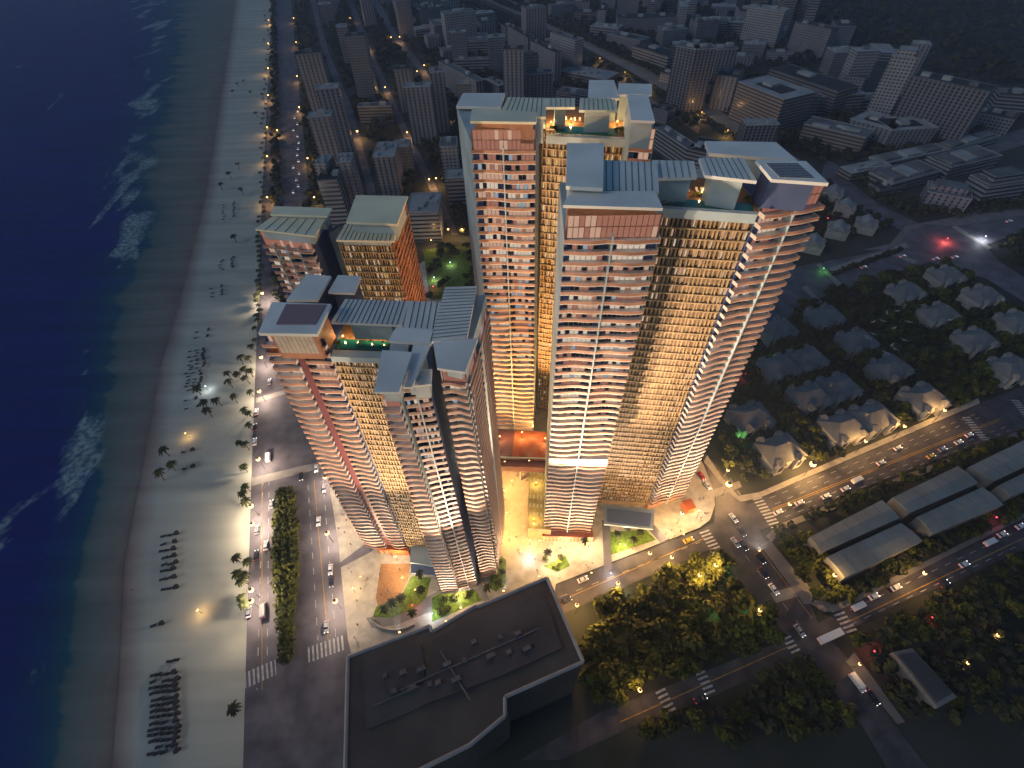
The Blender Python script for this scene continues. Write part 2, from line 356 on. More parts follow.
# pale crossing bands
for px in [[(252, 478), (361, 452), (362, 458), (252, 486)], [(256, 398), (285, 390), (286, 394), (256, 403)], [(706, 492), (739, 481), (742, 487), (712, 498)], [(770, 593), (806, 583), (812, 592), (776, 603)], [(829, 268), (905, 243), (909, 247), (835, 274)] , [(888, 249), (917, 261), (914, 264), (884, 252)], [(820, 263), (846, 288), (842, 290), (816, 265)], [(806, 285), (822, 302), (818, 304), (802, 288)], [(955, 225), (992, 248), (988, 250), (951, 227)]]:
    poly('crossing_paving', px, mat('crossing_stone', (.3, .28, .26), .8, scale=.3, var=.1) if 'crossing_stone' not in bpy.data.materials else bpy.data.materials['crossing_stone'], .13)
# plazas with kerbs
slabp('plaza', [(327, 470), (346, 470), (362, 458), (356, 420), (330, 380), (322, 330), (440, 250), (600, 330), (690, 440), (704, 466), (714, 492), (715, 505), (710, 520), (700, 527.5), (556, 584), (545, 640), (354, 664), (348, 640), (338, 540)], W['paving'], .16)
slabp('pavement', [(760, 545), (770, 540), (812, 592), (812, 604), (804, 604)], W['paving2'], .15)
slabp('pavement', [(846, 662), (854, 652), (905, 722), (898, 724)], W['paving2'], .15)
slabp('pavement', [(704, 462), (707, 455), (722, 478), (738, 496), (760, 492), (890, 436), (978, 398), (980, 403), (764, 496), (741, 502), (728, 492)], W['paving'], .15)
slabp('pavement', [(779, 524), (1016, 432), (1018, 437), (782, 530), (772, 542), (766, 536)], W['paving2'], .15)
slabp('pavement', [(838, 611), (1024, 518), (1024, 513), (838, 604), (815, 600), (812, 604), (824, 612)], W['paving2'], .15)
slabp('forecourt', [(862, 250), (890, 244), (905, 226), (950, 218), (1024, 196), (1024, 215), (955, 226), (925, 224), (908, 232), (893, 249)], W['paving2'], .14)
poly('lane', [(334, 571), (337, 565), (373, 538), (379, 542), (371, 552)], W['asphalt2'], .2)
poly('lane', [(604, 572), (602, 520), (610, 520), (612, 569)], W['asphalt2'], .2)
poly('lane', [(640, 520), (646, 516), (668, 540), (660, 543)], W['asphalt2'], .2)
poly('lane', [(397, 625), (372, 628), (366, 618), (400, 612), (440, 590), (430, 560), (475, 570), (490, 600), (430, 612)], W['paving2'], .19)
poly('timber_terrace', [(381, 564), (410, 564), (408, 580), (400, 596), (378, 607), (376, 598)], W['deckwood'], .24)
poly('lawn', [(373, 617), (376, 607), (402, 595), (412, 576), (431, 578), (426, 598), (412, 610), (392, 618)], W['grassl'], .26, 'stuff')
poly('lawn', [(432, 598), (444, 592), (475, 590), (482, 600), (432, 622)], W['grassl'], .26, 'stuff')
poly('lawn', [(610, 532), (646, 530), (656, 540), (611, 555)], W['grassl'], .26, 'stuff')
poly('lawn', [(501, 556), (506, 560), (506, 585), (496, 592), (488, 586)], W['grassl'], .26, 'stuff')
poly('lawn', [(543, 566), (565, 556), (570, 566), (557, 572)], W['grassl'], .26, 'stuff')
poly('lawn', [(423, 250), (470, 245), (476, 300), (430, 300)], W['grassl'], .26, 'stuff')
poly('park_ground', [(585, 612), (712, 550), (742, 592), (792, 632), (690, 672), (600, 705), (585, 680)], gm, .02)
# ================================================================== TOWERS
class Face:
    "a facade between foot line fL-fR at z0 and top line tL-tR at z1 (may lean)"
    def __init__(s, fL, fR, tL, tR, z0, z1, bow=0):
        s.a, s.b, s.c, s.d, s.z0, s.z1, s.bow = fL, fR, tL, tR, z0, z1, bow
    def ends(s, z):
        t = (z-s.z0)/(s.z1-s.z0); k = s.bow*math.sin(math.pi*max(0, min(1, t)))
        L = Vector(lerp(s.a, s.c, t)); Rr = Vector(lerp(s.b, s.d, t))
        d = (Rr-L).normalized(); return L+d*k, Rr+d*k
    def pt(s, u, z, off=0):
        L, Rr = s.ends(z); d = (Rr-L).normalized(); n = Vector((d.y, -d.x))
        p = L+(Rr-L)*u+n*off; return (p.x, p.y, z)
    def width(s): L, Rr = s.ends((s.z0+s.z1)/2); return (Rr-L).length
def balcony_face(root, fc, nfl, bays, dep=2.2, amp=.9, seed=1, cap=None, litp=.5, top=True, h_low=6, rate=.2, side=True):
    rr = random.Random(seed); cap = cap or [100, 100]
    z0, z1 = fc.z0+h_low, fc.z1-(7.5 if top else 1)
    fh = (z1-z0)/nfl; NP = 8*bays
    rest_b = MB(); rest_g = MB()
    ph = [rr.random()*6.28 for _ in range(bays)]
    BM = [W['white'], W['terra']]; GM = [W['glassdark'], W['lit1'], W['lit2'], W['lit3'], W['navyshade'], W['terra'], W['bluewall'], W['litcool']]
    mid = []
    for k in range(nfl, -1, -1):
        z = z0+k*fh
        mb = rest_b if cap[0] <= 0 else MB()
        out = []
        for i in range(NP+1):
            u = i/NP; bay = min(bays-1, int(u*bays)); v = u*bays-bay
            w_ = math.sin(math.pi*v)*math.sin(ph[bay]+k*rate+v*2.4)
            e = -.0 if 0 < i < NP else 0
            out.append((u, dep+amp*w_+.35*math.sin(k*.13+bay)))
        def strip_(o0, o1, za, zb, m):      # quads between two offset rails
            for (u0, d0), (u1, d1) in zip(out, out[1:]):
                mb.face([fc.pt(u0, za, d0+o0), fc.pt(u1, za, d1+o0), fc.pt(u1, zb, d1+o1), fc.pt(u0, zb, d0+o1)], m)
        def cap_(u, d, za, zb, o0, o1, m):
            mb.face([fc.pt(u, za, d+o0), fc.pt(u, za, d+o1), fc.pt(u, zb, d+o1), fc.pt(u, zb, d+o0)], m)
        for (u0, d0), (u1, d1) in zip(out, out[1:]):
            A = [fc.pt(u0, z, 0), fc.pt(u0, z, d0), fc.pt(u1, z, d1), fc.pt(u1, z, 0)]; mb.face(A, 0)
            mb.face([(x, y, z-.4) for x, y, _ in reversed(A)], 0)
        strip_(0, 0, z-.4, z, 0)
        strip_(.05, .05, z-.1, z+.95, 1); strip_(-.12, -.12, z+.02, z+.95, 0); strip_(.05, -.12, z+.95, z+.96, 0)
        for u, d in (out[0], out[-1]):
            mb.face([fc.pt(u, z-.4, 0), fc.pt(u, z-.4, d), fc.pt(u, z, d), fc.pt(u, z, 0)], 0)
            mb.face([fc.pt(u, z, 0.1), fc.pt(u, z, d+.04), fc.pt(u, z+.93, d+.04), fc.pt(u, z+.93, .1)], 0)
        if mb is not rest_b: mb.build('balcony', BM, root); cap[0] -= 1
        g = rest_g if cap[1] <= 0 else MB()
        zt = z+fh-.45; wd = fc.width()
        for bay in range(bays):
            ua, ub = (bay+.03)/bays, (bay+.97)/bays
            st = rr.random(); lead = rr.choice([.05, .12, .2]); tail = rr.choice([.03, .1, .22]); n_ = max(3, int(wd/bays*(1-lead-tail)/1.5))
            s0 = ua+(ub-ua)*lead; s1 = ub-(ub-ua)*tail
            g.face([fc.pt(ua, z+.02, .06), fc.pt(s0, z+.02, .06), fc.pt(s0, zt, .06), fc.pt(ua, zt, .06)], 4)
            g.face([fc.pt(s1, z+.02, .06), fc.pt(ub, z+.02, .06), fc.pt(ub, zt, .06), fc.pt(s1, zt, .06)], 4)
            for j in range(n_):
                a = s0+(s1-s0)*(j+.07)/n_; c = s0+(s1-s0)*(j+.93)/n_
                q_ = rr.random(); m_ = 0 if q_ < .14 else 7 if q_ < .2 else 2 if q_ < .3 else (1 if st < litp*.5 else 3 if st < litp else (2 if st < litp+.25 else 0))
                g.face([fc.pt(a, z+.1, .09), fc.pt(c, z+.1, .09), fc.pt(c, zt, .09), fc.pt(a, zt, .09)], m_)
        if g is not rest_g: g.build('glazing', GM, root); cap[1] -= 1
    if rest_b.f: rest_b.build('balcony', BM, root, kind='stuff')
    if rest_g.f: rest_g.build('glazing', GM, root, kind='stuff')
    # dividing fins
    for bay in range(bays+1):
        f = MB(); u = bay/bays; e = dep+amp*.2+.3
        if 0 < bay < bays:
            A = [fc.pt(u, fc.z0+3, -.1), fc.pt(u, fc.z0+3, e)]; B = [fc.pt(u, z1+2, e), fc.pt(u, z1+2, -.1)]
            dx = .22
            for sgn in (0,):
                a0 = Vector(A[0]); a1 = Vector(A[1]); b1 = Vector(B[0]); b0 = Vector(B[1]); L, Rr = fc.ends(z1); d = (Rr-L).normalized()*dx; d = Vector((d.x, d.y, 0))
                f.face([a0-d, a1-d, b1-d, b0-d]); f.face([b0+d, b1+d, a1+d, a0+d]); f.face([a1-d, a1+d, b1+d, b1-d]); f.face([b0-d, b1-d, b1+d, b0+d])
            f.build('party_wall_fin', W['bluewall'], root)
    if top:
        t = MB(); zt = fc.z1-.6; zb = z1+fh*.0+1.0; n_ = max(6, int(fc.width()/1.6))
        zb = z1+fh-.2 if False else z1+.3
        for j in range(n_):
            a, c = .03+.94*(j+.06)/n_, .03+.94*(j+.94)/n_
            zm = zb+(zt-zb)*.5
            t.face([fc.pt(a, zb, .3), fc.pt(c, zb, .3), fc.pt(c, zm-.15, .3), fc.pt(a, zm-.15, .3)], 2 if rr.random() < .7 else 1)
            t.face([fc.pt(a, zm+.15, .3), fc.pt(c, zm+.15, .3), fc.pt(c, zt, .3), fc.pt(a, zt, .3)], 2 if rr.random() < .7 else 1)
        t.face([fc.pt(.01, zb-.2, .2), fc.pt(.99, zb-.2, .2), fc.pt(.99, zt+.3, .2), fc.pt(.01, zt+.3, .2)], 5)
        t.build('penthouse_glazing', GM, root)
def screen_face(root, fc, nfl, nb, cap, seed=3, mats=None, h_low=5, pale=.3, gold=False):
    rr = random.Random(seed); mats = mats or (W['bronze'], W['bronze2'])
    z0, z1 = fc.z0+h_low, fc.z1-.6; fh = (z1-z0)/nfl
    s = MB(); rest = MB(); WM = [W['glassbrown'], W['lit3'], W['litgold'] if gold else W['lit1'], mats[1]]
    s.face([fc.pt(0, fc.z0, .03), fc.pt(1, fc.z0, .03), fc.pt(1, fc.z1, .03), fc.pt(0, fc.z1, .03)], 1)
    def blk(u0, u1, za, zb, o, m):
        A = [fc.pt(u0, za, o), fc.pt(u1, za, o), fc.pt(u1, zb, o), fc.pt(u0, zb, o)]; s.face(A, m)
        I = [fc.pt(u0, za, 0), fc.pt(u1, za, 0), fc.pt(u1, zb, 0), fc.pt(u0, zb, 0)]
        for i in range(4): s.face([I[i], I[(i+1) % 4], A[(i+1) % 4], A[i]], m)
    for k in range(nfl-1, -1, -1):
        z = z0+k*fh; blk(0, 1, z-.22, z+.22, .75, 0)
        sh = rr.random()
        for j in range(nb):
            u0, u1 = j/nb, (j+1)/nb; q = rr.random()*.35; du = 1/nb
            blk(u0+du*q, u0+du*(q+.38), z+.25, z+fh-.25, .4+.25*rr.random(), 0)
            if rr.random() < .82:
                w = MB() if cap[0] > 0 else rest
                m_ = 1 if rr.random() < pale*.4 else (2 if rr.random() < .2 else 0)
                a, c = u0+du*(q+.42), u0+du*min(1.0, q+.8); zb, zt = z+.5, z+fh-.55
                w.face([fc.pt(a, zb, .16), fc.pt(c, zb, .16), fc.pt(c, zt, .16), fc.pt(a, zt, .16)], m_)
                I = [fc.pt(a, zb, .04), fc.pt(c, zb, .04), fc.pt(c, zt, .04), fc.pt(a, zt, .04)]; O = [fc.pt(a, zb, .16), fc.pt(c, zb, .16), fc.pt(c, zt, .16), fc.pt(a, zt, .16)]
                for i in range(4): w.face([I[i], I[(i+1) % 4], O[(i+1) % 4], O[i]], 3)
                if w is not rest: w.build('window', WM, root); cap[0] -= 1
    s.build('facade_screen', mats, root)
    if rest.f: rest.build('window', WM, root, kind='stuff')
def roofslab(root, q, z, th=.9, seams=0, name='roof_slab', m='metalroof', along=0, wall=None, zd=None, wm='bluewall', ins=1.2, curl=0):
    "thin roof plate q (4 world corners: front-left, front-right, back-right, back-left) with standing seams, on walls down to zd"
    r = MB(); r.prism(q, z-th, z, 0, None, True)
    if curl:
        pass
    for i in range(1, seams):
        t = i/seams
        if along: a, c = lerp(q[0], q[3], t), lerp(q[1], q[2], t)
        else: a, c = lerp(q[0], q[1], t), lerp(q[3], q[2], t)
        r.bar((a[0], a[1], z+.08), (c[0], c[1], z+.08), .17, 1, 4)
    r.build(name, [W[m], W['seam']], root)
    if zd is not None:
        w = MB(); w.prism(inset(q, ins), zd, z-th, 0); w.build('pavilion_wall', W[wm], root)
def quad(px, z): return [P2(x, y, z) for x, y in px]
def wing(root, foot, top, z0, z1, m='bluewall', name='wall'):
    w = MB(); w.loft(foot, z0, top, z1, 0); w.build(name, W[m], root)
def deck_set(root, q, z, lights, poolq, lounge=True):
    d = MB(); d.prism(q, z-.3, z+.05); d.build('roof_terrace', W['deckwood'], root)
    p = MB(); p.prism(poolq, z-.2, z+.35); p.build('pool', W['pool'], root)
def terrace_lamp(x, y, z, lab, e=120):
    t = thing('terrace_lamp', lab, 'lamp', 'small lamps on the roof terraces', (x, y, z))
    m = MB(); m.bar((0, 0, 0), (0, 0, 1.1), .1, 0, 6); m.build('post', W['steel'], t)
    g = MB(); sphere(g, (0, 0, 1.35), .32); g.build('lamp_globe', W['lamp'], t)
    plight(t, (0, 0, 2.2), e, (1, .62, .25), .3)
def sphere(mb, c, r, n=8, k=5, m=0, sq=1.0):
    for j in range(k):
        a0, a1 = math.pi*j/k, math.pi*(j+1)/k
        for i in range(n):
            b0, b1 = 2*math.pi*i/n, 2*math.pi*(i+1)/n
            f = lambda a, b_: (c[0]+r*math.sin(a)*math.cos(b_), c[1]+r*math.sin(a)*math.sin(b_), c[2]+r*sq*math.cos(a))
            q = [f(a0, b0), f(a1, b0), f(a1, b1), f(a0, b1)]
            if j == 0: q = q[1:]; q = [f(a0, b0), q[0], q[1]]
            elif j == k-1: q = [f(a0, b0), f(a1, b0), f(a0, b1)]
            mb.face(q, m)
LS = {}
def plight(parent, loc, e, col, rad=.5, spot=None, target=None, blend=.6):
    k = (round(e, 1), col, rad, spot)
    if k not in LS:
        L = bpy.data.lights.new('lamp_light', 'SPOT' if spot else 'POINT'); L.energy = e; L.color = col; L.shadow_soft_size = rad
        if spot: L.spot_size = R(spot); L.spot_blend = blend
        LS[k] = L
    o = bpy.data.objects.new('lamp_light', LS[k]); COL.objects.link(o); o.parent = parent; o.location = loc
    if target is not None:
        d = Vector(target)-Vector(loc); o.rotation_euler = d.to_track_quat('-Z', 'Y').to_euler()
    return o
# ---------------------------------------------------------------- tower B : the big right tower
tb = thing('residential_tower', 'tallest tower on the right with wavy white balconies, bronze screen front and solar panelled roof', 'skyscraper')
ZB = 185
B1f = [(14.3, 121), (39.5, 119), (42, 146), (17, 150)]; B1t = [(16.3, 121.5), (42.8, 120.2), (44, 150), (18, 153)]
B2f = [(40, 139), (75.4, 134.2), (80, 160), (36, 160)]; B2t = [(43, 141), (76, 135), (80, 162), (38, 162)]
B3f = [(75.2, 134), (95, 139.5), (92, 166), (74, 162)]; B3t = [(76.3, 134), (96, 138.5), (92, 166), (74, 164)]
wing(tb, B1f, B1t, 0, ZB+1.5); wing(tb, B2f, B2t, 0, ZB); wing(tb, B3f, B3t, 0, ZB+1, 'navyshade')
cb = [100, 100]; cw = [100]
balcony_face(tb, Face(B1f[0], B1f[1], B1t[0], B1t[1], 0, 193, 0), 50, 2, 2.3, .7, 11, cb, .55)
W1 = MB(); W1.prism([(B1t[0][0]+.3, B1t[0][1]+.4), (B1t[1][0]-2.5, B1t[1][1]+.4), (B1t[1][0]-3, 124), (B1t[0][0]+1, 126)], ZB+1.5, 196.1); W1.build('penthouse_wall', W['terra'], tb)
balcony_face(tb, Face(B3f[0], B3f[1], B3t[0], B3t[1], 0, 191, 0), 50, 2, 3.0, .5, 12, cb, .45)
W1 = MB(); W1.prism(inset(quad([(771, 171), (822, 175), (808, 164), (762, 162)], 197), .5), ZB+1, 197); W1.build('penthouse_wall', W['navyshade'], tb)
screen_face(tb, Face(B2f[0], B2f[1], B2t[0], B2t[1], 0, ZB), 50, 24, cw, 13)
roofslab(tb, quad([(563, 205), (663, 208), (655, 191), (570, 191)], 197), 197, .8)
roofslab(tb, quad([(566, 186), (603, 188), (604, 143), (567, 143)], 199), 199, 1, zd=ZB)
roofslab(tb, quad([(600, 190), (659, 192), (657, 162), (600, 160)], 195), 195, .9, 9, zd=ZB)
roofslab(tb, quad([(655, 178), (697, 177), (694, 161), (652, 160)], 194), 194, .9, 6, zd=ZB)
roofslab(tb, quad([(705, 175), (757, 181), (743, 158), (699, 158)], 196), 196, .9, 8, zd=ZB, ins=3)
sq = quad([(772, 179), (829, 183), (806, 161), (756, 160)], 198)
roofslab(tb, sq, 198, .9)
sp_ = MB(); qi = quad([(780, 177), (815, 178), (798, 163), (766, 163)], 198.3)
sp_.prism(qi, 198.0, 198.25, 0)
for i in range(13):
    for j in range(9):
        a = [lerp(lerp(qi[0], qi[1], (i+u)/13), lerp(qi[3], qi[2], (i+u)/13), (j+v)/9) for u, v in ((.1, .1), (.9, .1), (.9, .9), (.1, .9))]
        sp_.face([(x, y, 198.3) for x, y in a], 1)
sp_.build('solar_panel_array', [W['white'], W['glassdark']], tb)
roofslab(tb, quad([(709, 153), (797, 160), (776, 142), (705, 141)], 193), 193, 1, zd=ZB-4)
deck_set(tb, quad([(655, 206), (758, 213), (756, 178), (655, 178)], 185.4), 185.4, None, quad([(668, 205), (754, 211), (753, 203), (668, 197)], 186))
par = MB(); q = quad([(655, 209), (757, 216), (757, 213), (655, 206.5)], 186); par.prism(q, 183.5, 186.4); par.build('parapet', W['bluewall'], tb)
# canopy and base
cq = MB(); cq.prism(quad([(604, 524), (653, 529), (655, 510), (604, 505)], 9), 7.5, 9, 0, None, True); cq.build('glass_canopy', W['bluewall'], tb)
cg = MB(); cg.prism(inset(quad([(606, 522), (651, 527), (653, 513), (606, 508)], 9.4), .5), 9.01, 9.3, 0); cg.build('canopy_glass', mat('canopy_glass', (.12, .18, .3), .15, var=0), tb)
bb = MB(); bb.prism([(13, 116), (41, 114), (41, 121), (13, 122)], .16, 6.2, 0, 1); 
for i in range(14):
    x = 13.6+i*1.95; yy = 115.9-(x-13)*2/28
    bb.face([(x, yy-.02, .8), (x+1.3, yy-.11, .8), (x+1.3, yy-.11, 5.4), (x, yy-.02, 5.4)], 2)
bb.build('lobby', [W['terra'], W['orange'], W['litgold']], tb)
kq = MB(); kq.prism(quad([(688, 510), (697, 508), (691, 498), (682, 501)], 5), .16, 5, 0); 
tag_k = kq.build('kiosk', W['orange'], None, label='small terracotta clad kiosk at the corner foot of the right tower', cat='kiosk')
fb1 = Face(B1f[0], B1f[1], B1t[0], B1t[1], 0, 193, 0); m = MB()
for u0, u1 in ((0, .49), (.51, 1)):
    A = [fb1.pt(u0, 73.6, 0), fb1.pt(u1, 73.6, 0), fb1.pt(u1, 73.6, 3.1), fb1.pt(u0, 73.6, 3.1)]
    m.prism([(x, y) for x, y, _ in A], 73.6, 79.2, 0, None, True)
m.build('refuge_floor_band', W['white'], tb)
W3 = MB(); W3.prism([(75, 132.5), (94, 137.8), (92.5, 142), (74, 140)], .16, 9, 0); W3.build('base_wall', W['terra'], tb)
# ---------------------------------------------------------------- tower C : rear tower
tc_ = thing('residential_tower', 'rear tall tower with orange lit balconies, glowing roof garden and pale blue side wall', 'skyscraper')
C1 = [(-11, 181), (12, 178.5), (16, 214), (-18, 218)]
wing(tc_, C1, C1, 0, 189)
cb = [100, 100]; cw = [100]
balcony_face(tc_, Face(C1[0], C1[1], C1[0], C1[1], 0, 194), 50, 2, 2.4, .6, 21, cb, .8)
W1 = MB(); W1.prism(inset(quad([(473, 118.5), (534, 119.5), (536, 112), (474, 110)], 197), .3), 189, 197.1); W1.build('penthouse_wall', W['terra'], tc_)
C2 = [(16.5, 209), (50, 199), (54, 225), (15, 235)]; wing(tc_, C2, C2, 0, 182.5)
screen_face(tc_, Face(C2[0], C2[1], C2[0], C2[1], 0, 182.5), 50, 20, cw, 23, gold=True, pale=.4)
C3 = [(45, 177), (53, 174.8), (60, 205), (49, 207)]; wing(tc_, C3, C3, 0, 188)
balcony_face(tc_, Face(C3[0], C3[1], C3[0], C3[1], 0, 194), 50, 1, 1.8, .3, 25, cb, .8)
roofslab(tc_, quad([(456, 106), (501, 107), (505, 93), (463, 93)], 191), 191, 1)
roofslab(tc_, quad([(470, 121), (536, 122), (537, 112), (472, 108)], 198), 198, .8, m='litroof')
roofslab(tc_, quad([(500, 113), (546, 117), (546, 98), (508, 97)], 192), 192, .9, 9, zd=182, m='litroof')
roofslab(tc_, quad([(546, 107), (575, 107), (575, 98), (546, 98)], 192), 192, .9, 6, ins=3.5, zd=182, m='litroof')
roofslab(tc_, quad([(579, 110), (618, 110), (615, 99), (580, 98)], 192), 192, .9, 8, ins=2.5, zd=182, m='litroof')
roofslab(tc_, quad([(631, 120), (655, 121), (648, 95), (627, 94)], 197), 197, .8, zd=186)
roofslab(tc_, quad([(588, 98), (620, 98), (614, 80), (589, 80)], 192), 192, .9, zd=180)
roofslab(tc_, quad([(617, 94), (652, 94), (652, 84), (619, 83)], 193), 193, .9, zd=182)
deck_set(tc_, quad([(546, 131), (629, 137), (628, 108), (546, 106)], 182.8), 182.8, None, quad([(556, 131), (618, 134.5), (617, 128), (556, 125)], 183.4))
par = MB(); par.prism(quad([(546, 137), (629, 141), (629, 138.5), (546, 134.5)], 183), 180.5, 183.4); par.build('parapet', W['bluewall'], tc_)
# ---------------------------------------------------------------- tower A : left front tower
ta = thing('residential_tower', 'lower front left tower beside the beach road with rooftop pool', 'skyscraper')
ZA = 150
def fz(px, py, z): return P2(px, py, z)
A1f = [fz(368, 544, 3), fz(408, 547, 3)]; A1t = [fz(272, 352, ZA), fz(333, 357, ZA)]
A1f4 = [A1f[0], A1f[1], (-58, 138), (-84, 142)]; A1t4 = [A1t[0], A1t[1], (A1t[1][0]+2, 146), (A1t[0][0]-2, 148)]
wing(ta, A1f4, A1t4, 0, ZA+1.5, 'navyshade')
cb = [100, 100]; cw = [100]
fA = A1f[0]; fB = lerp(A1f[0], A1f[1], .52); fC = lerp(A1f[0], A1f[1], .66)
tA = A1t[0]; tB = lerp(A1t[0], A1t[1], .44); tC = lerp(A1t[0], A1t[1], .58)
balcony_face(ta, Face(fA, fB, tA, tB, 0, ZA+6, -1.5), 42, 1, 2.8, .8, 31, cb, .5, top=False)
balcony_face(ta, Face(fC, A1f[1], tC, A1t[1], 0, ZA+6, -1.0), 42, 1, 2.0, .6, 32, cb, .5, top=False)
fn = MB(); ff = Face(fB, fC, tB, tC, 0, ZA+3, -1.5)
for k in range(24):
    z, z2 = 2+k*(ZA)/24, 2+(k+1)*ZA/24
    fn.face([ff.pt(0, z, 1.2), ff.pt(1, z, 1.2), ff.pt(1, z2, 1.2), ff.pt(0, z2, 1.2)])
    fn.face([ff.pt(0, z, -.2), ff.pt(0, z, 1.2), ff.pt(0, z2, 1.2), ff.pt(0, z2, -.2)])
    fn.face([ff.pt(1, z, 1.2), ff.pt(1, z, -.2), ff.pt(1, z2, -.2), ff.pt(1, z2, 1.2)])
fn.build('maroon_recess', W['maroon'], ta)
A2w = [fz(408, 548, 3), fz(446, 552, 3)]; A2wt = [fz(332, 356, ZA), fz(398, 360, ZA)]
wing(ta, [A2w[0], A2w[1], (-44, 135), (-62, 136)], [A2wt[0], A2wt[1], (-32, 135), (-58, 136)], 0, ZA)
screen_face(ta, Face(A2w[0], A2w[1], A2wt[0], A2wt[1], 0, ZA), 42, 18, cw, 33, pale=.25)
A3f = [fz(443, 590, 4), fz(460, 589, 4)]; A3t = [fz(384, 403, 154), fz(401, 403, 154)]
wing(ta, [A3f[0], A3f[1], (-30, 115), (-40, 116)], [A3t[0], A3t[1], (A3t[1][0]+1, 114), (A3t[0][0], 114)], 0, 158)
balcony_face(ta, Face(A3f[0], A3f[1], A3t[0], A3t[1], 0, 160), 43, 1, 2.6, .3, 34, cb, .5)
A4f = [fz(460, 588, 4), fz(477, 583, 4)]; A4t = [fz(404, 396, 154), fz(430, 392, 154)]
wing(ta, [A4f[0], A4f[1], (-22, 115), (-30, 116)], [A4t[0], A4t[1], (A4t[1][0], 114), (A4t[0][0], 114)], 0, 157, 'navyshade')
balcony_face(ta, Face(A4f[0], A4f[1], A4t[0], A4t[1], 0, 158), 43, 2, 1.4, .2, 35, cb, .5, top=False)
A5f = [fz(481, 573, 4), fz(497, 571, 4)]; A5t = [fz(442, 372, 156), fz(466, 374, 156)]
wing(ta, [A5f[0], A5f[1], (-8.5, 130), (-21, 130)], [A5t[0], A5t[1], (-7.5, 132), (-21, 132)], 0, 159)
balcony_face(ta, Face(A5f[0], A5f[1], A5t[0], A5t[1], 0, 160), 43, 1, 2.6, .9, 36, cb, .7)
balcony_face(ta, Face(A5f[1], (-8.5, 130), A5t[1], (-7.5, 132), 0, 152), 41, 2, 1.1, .35, 37, [0, 0], .5, top=False)
wing(ta, [fz(446, 552, 3), fz(481, 560, 3), (-20, 132), (-44, 134)], [(-38, 118), (-22, 112), (-20, 132), (-44, 134)], 0, ZA, 'bluewall')
roofslab(ta, quad([(258, 333), (317, 334), (331, 304), (272, 302)], 165), 165, 1.1)
pk_ = MB(); pk_.prism(quad([(276, 324), (315, 324), (326, 304.5), (286, 304)], 165.3), 165, 165.3); pk_.build('pink_roof_panel', W['pinkpanel'], ta)
up = MB(); q = quad([(272, 338), (318, 339), (331, 306), (283, 306)], 163); PX = inset(quad([(262, 331), (315, 332), (329, 306), (274, 304)], 164), 1.2); up.prism(PX, ZA+1.5, 163.9, 0)
for i in range(9):
    a = lerp(PX[0], PX[1], .05+.1*i); c = lerp(PX[0], PX[1], .05+.1*i+.085)
    up.face([(a[0], a[1]-.08, 154), (c[0], c[1]-.08, 154), (c[0], c[1]-.08, 162.6), (a[0], a[1]-.08, 162.6)], 1)
up.build('penthouse_wall', [W['terra'], mat('pale_shutter', (.45, .42, .36), .6, scale=.5, var=.1)], ta)
ap = MB(); ap.prism([fz(268, 352, 152), fz(327, 353, 152), fz(322, 340, 152), fz(277, 341, 152)], 151, 152.2, 0); ap.build('terrace_soffit', W['orange'], ta)
roofslab(ta, quad([(286, 300), (317, 300), (331, 276), (307, 274)], 161), 161, .9, zd=ZA-3, wm='navyshade')
roofslab(ta, quad([(328, 292), (354, 293), (361, 276), (338, 275)], 160), 160, .9, zd=ZA-3, wm='navyshade')
roofslab(ta, quad([(331, 322), (402, 325), (409, 301), (345, 299)], 161), 161, .9, 14, zd=ZA+2, ins=4)
roofslab(ta, quad([(402, 333), (437, 340), (443, 302), (409, 301)], 161.5), 161.5, .9, 6, zd=ZA)
roofslab(ta, quad([(388, 341), (431, 344), (434, 329), (396, 327)], 163), 163, .8)
roofslab(ta, quad([(374, 392), (399, 392), (412, 352), (382, 350)], 165), 165, .8, zd=158, ins=2.2)
roofslab(ta, quad([(403, 387), (412, 387), (430, 345), (413, 345)], 163.5), 163.5, .8, zd=157, ins=2.2)
roofslab(ta, quad([(411, 386), (431, 384), (432, 369), (415, 369)], 161.5), 161.5, .8, zd=155, ins=1)
roofslab(ta, quad([(437, 368), (465, 372), (478, 338), (433, 342)], 165), 165, .8, zd=159, ins=2.5)
roofslab(ta, quad([(430, 342), (467, 338), (477, 286), (445, 287)], 163), 163, .8, 16, along=1, zd=140, ins=1.5, wm='navyshade')
deck_set(ta, quad([(332, 353), (398, 358), (400, 325), (340, 322)], 150.4), 150.4, None, quad([(335, 348), (388, 350), (389, 341), (338, 338)], 151))
par = MB(); par.prism(quad([(330, 357), (384, 359), (384, 352), (331, 350)], 151.2), 149, 151.4); par.build('parapet', W['bluewall'], ta)
pd = MB(); pd.prism(quad([(377, 549), (408, 551), (410, 541), (375, 539)], 6), .16, 6, 0, 1)
for i in range(6):
    a, c = P2(379+i*5, 549.5, 6), P2(382+i*5, 549.7, 6); pd.face([(a[0], a[1]-.1, 1), (c[0], c[1]-.1, 1), (c[0], c[1]-.1, 5), (a[0], a[1]-.1, 5)], 2)
pd.build('lobby', [W['orange'], W['orange'], W['litgold']], ta)
cq = MB(); cq.prism(quad([(410, 562), (434, 566), (440, 548), (411, 546)], 8), .16, 8, 0); cq.build('entrance_pavilion', W['bluewall'], ta)
cg = MB(); cg.prism(quad([(411, 573), (438, 575), (436, 563), (411, 560)], 6), 5.3, 6, 0, None, True); cg.build('glass_canopy', bpy.data.materials['canopy_glass'], ta)
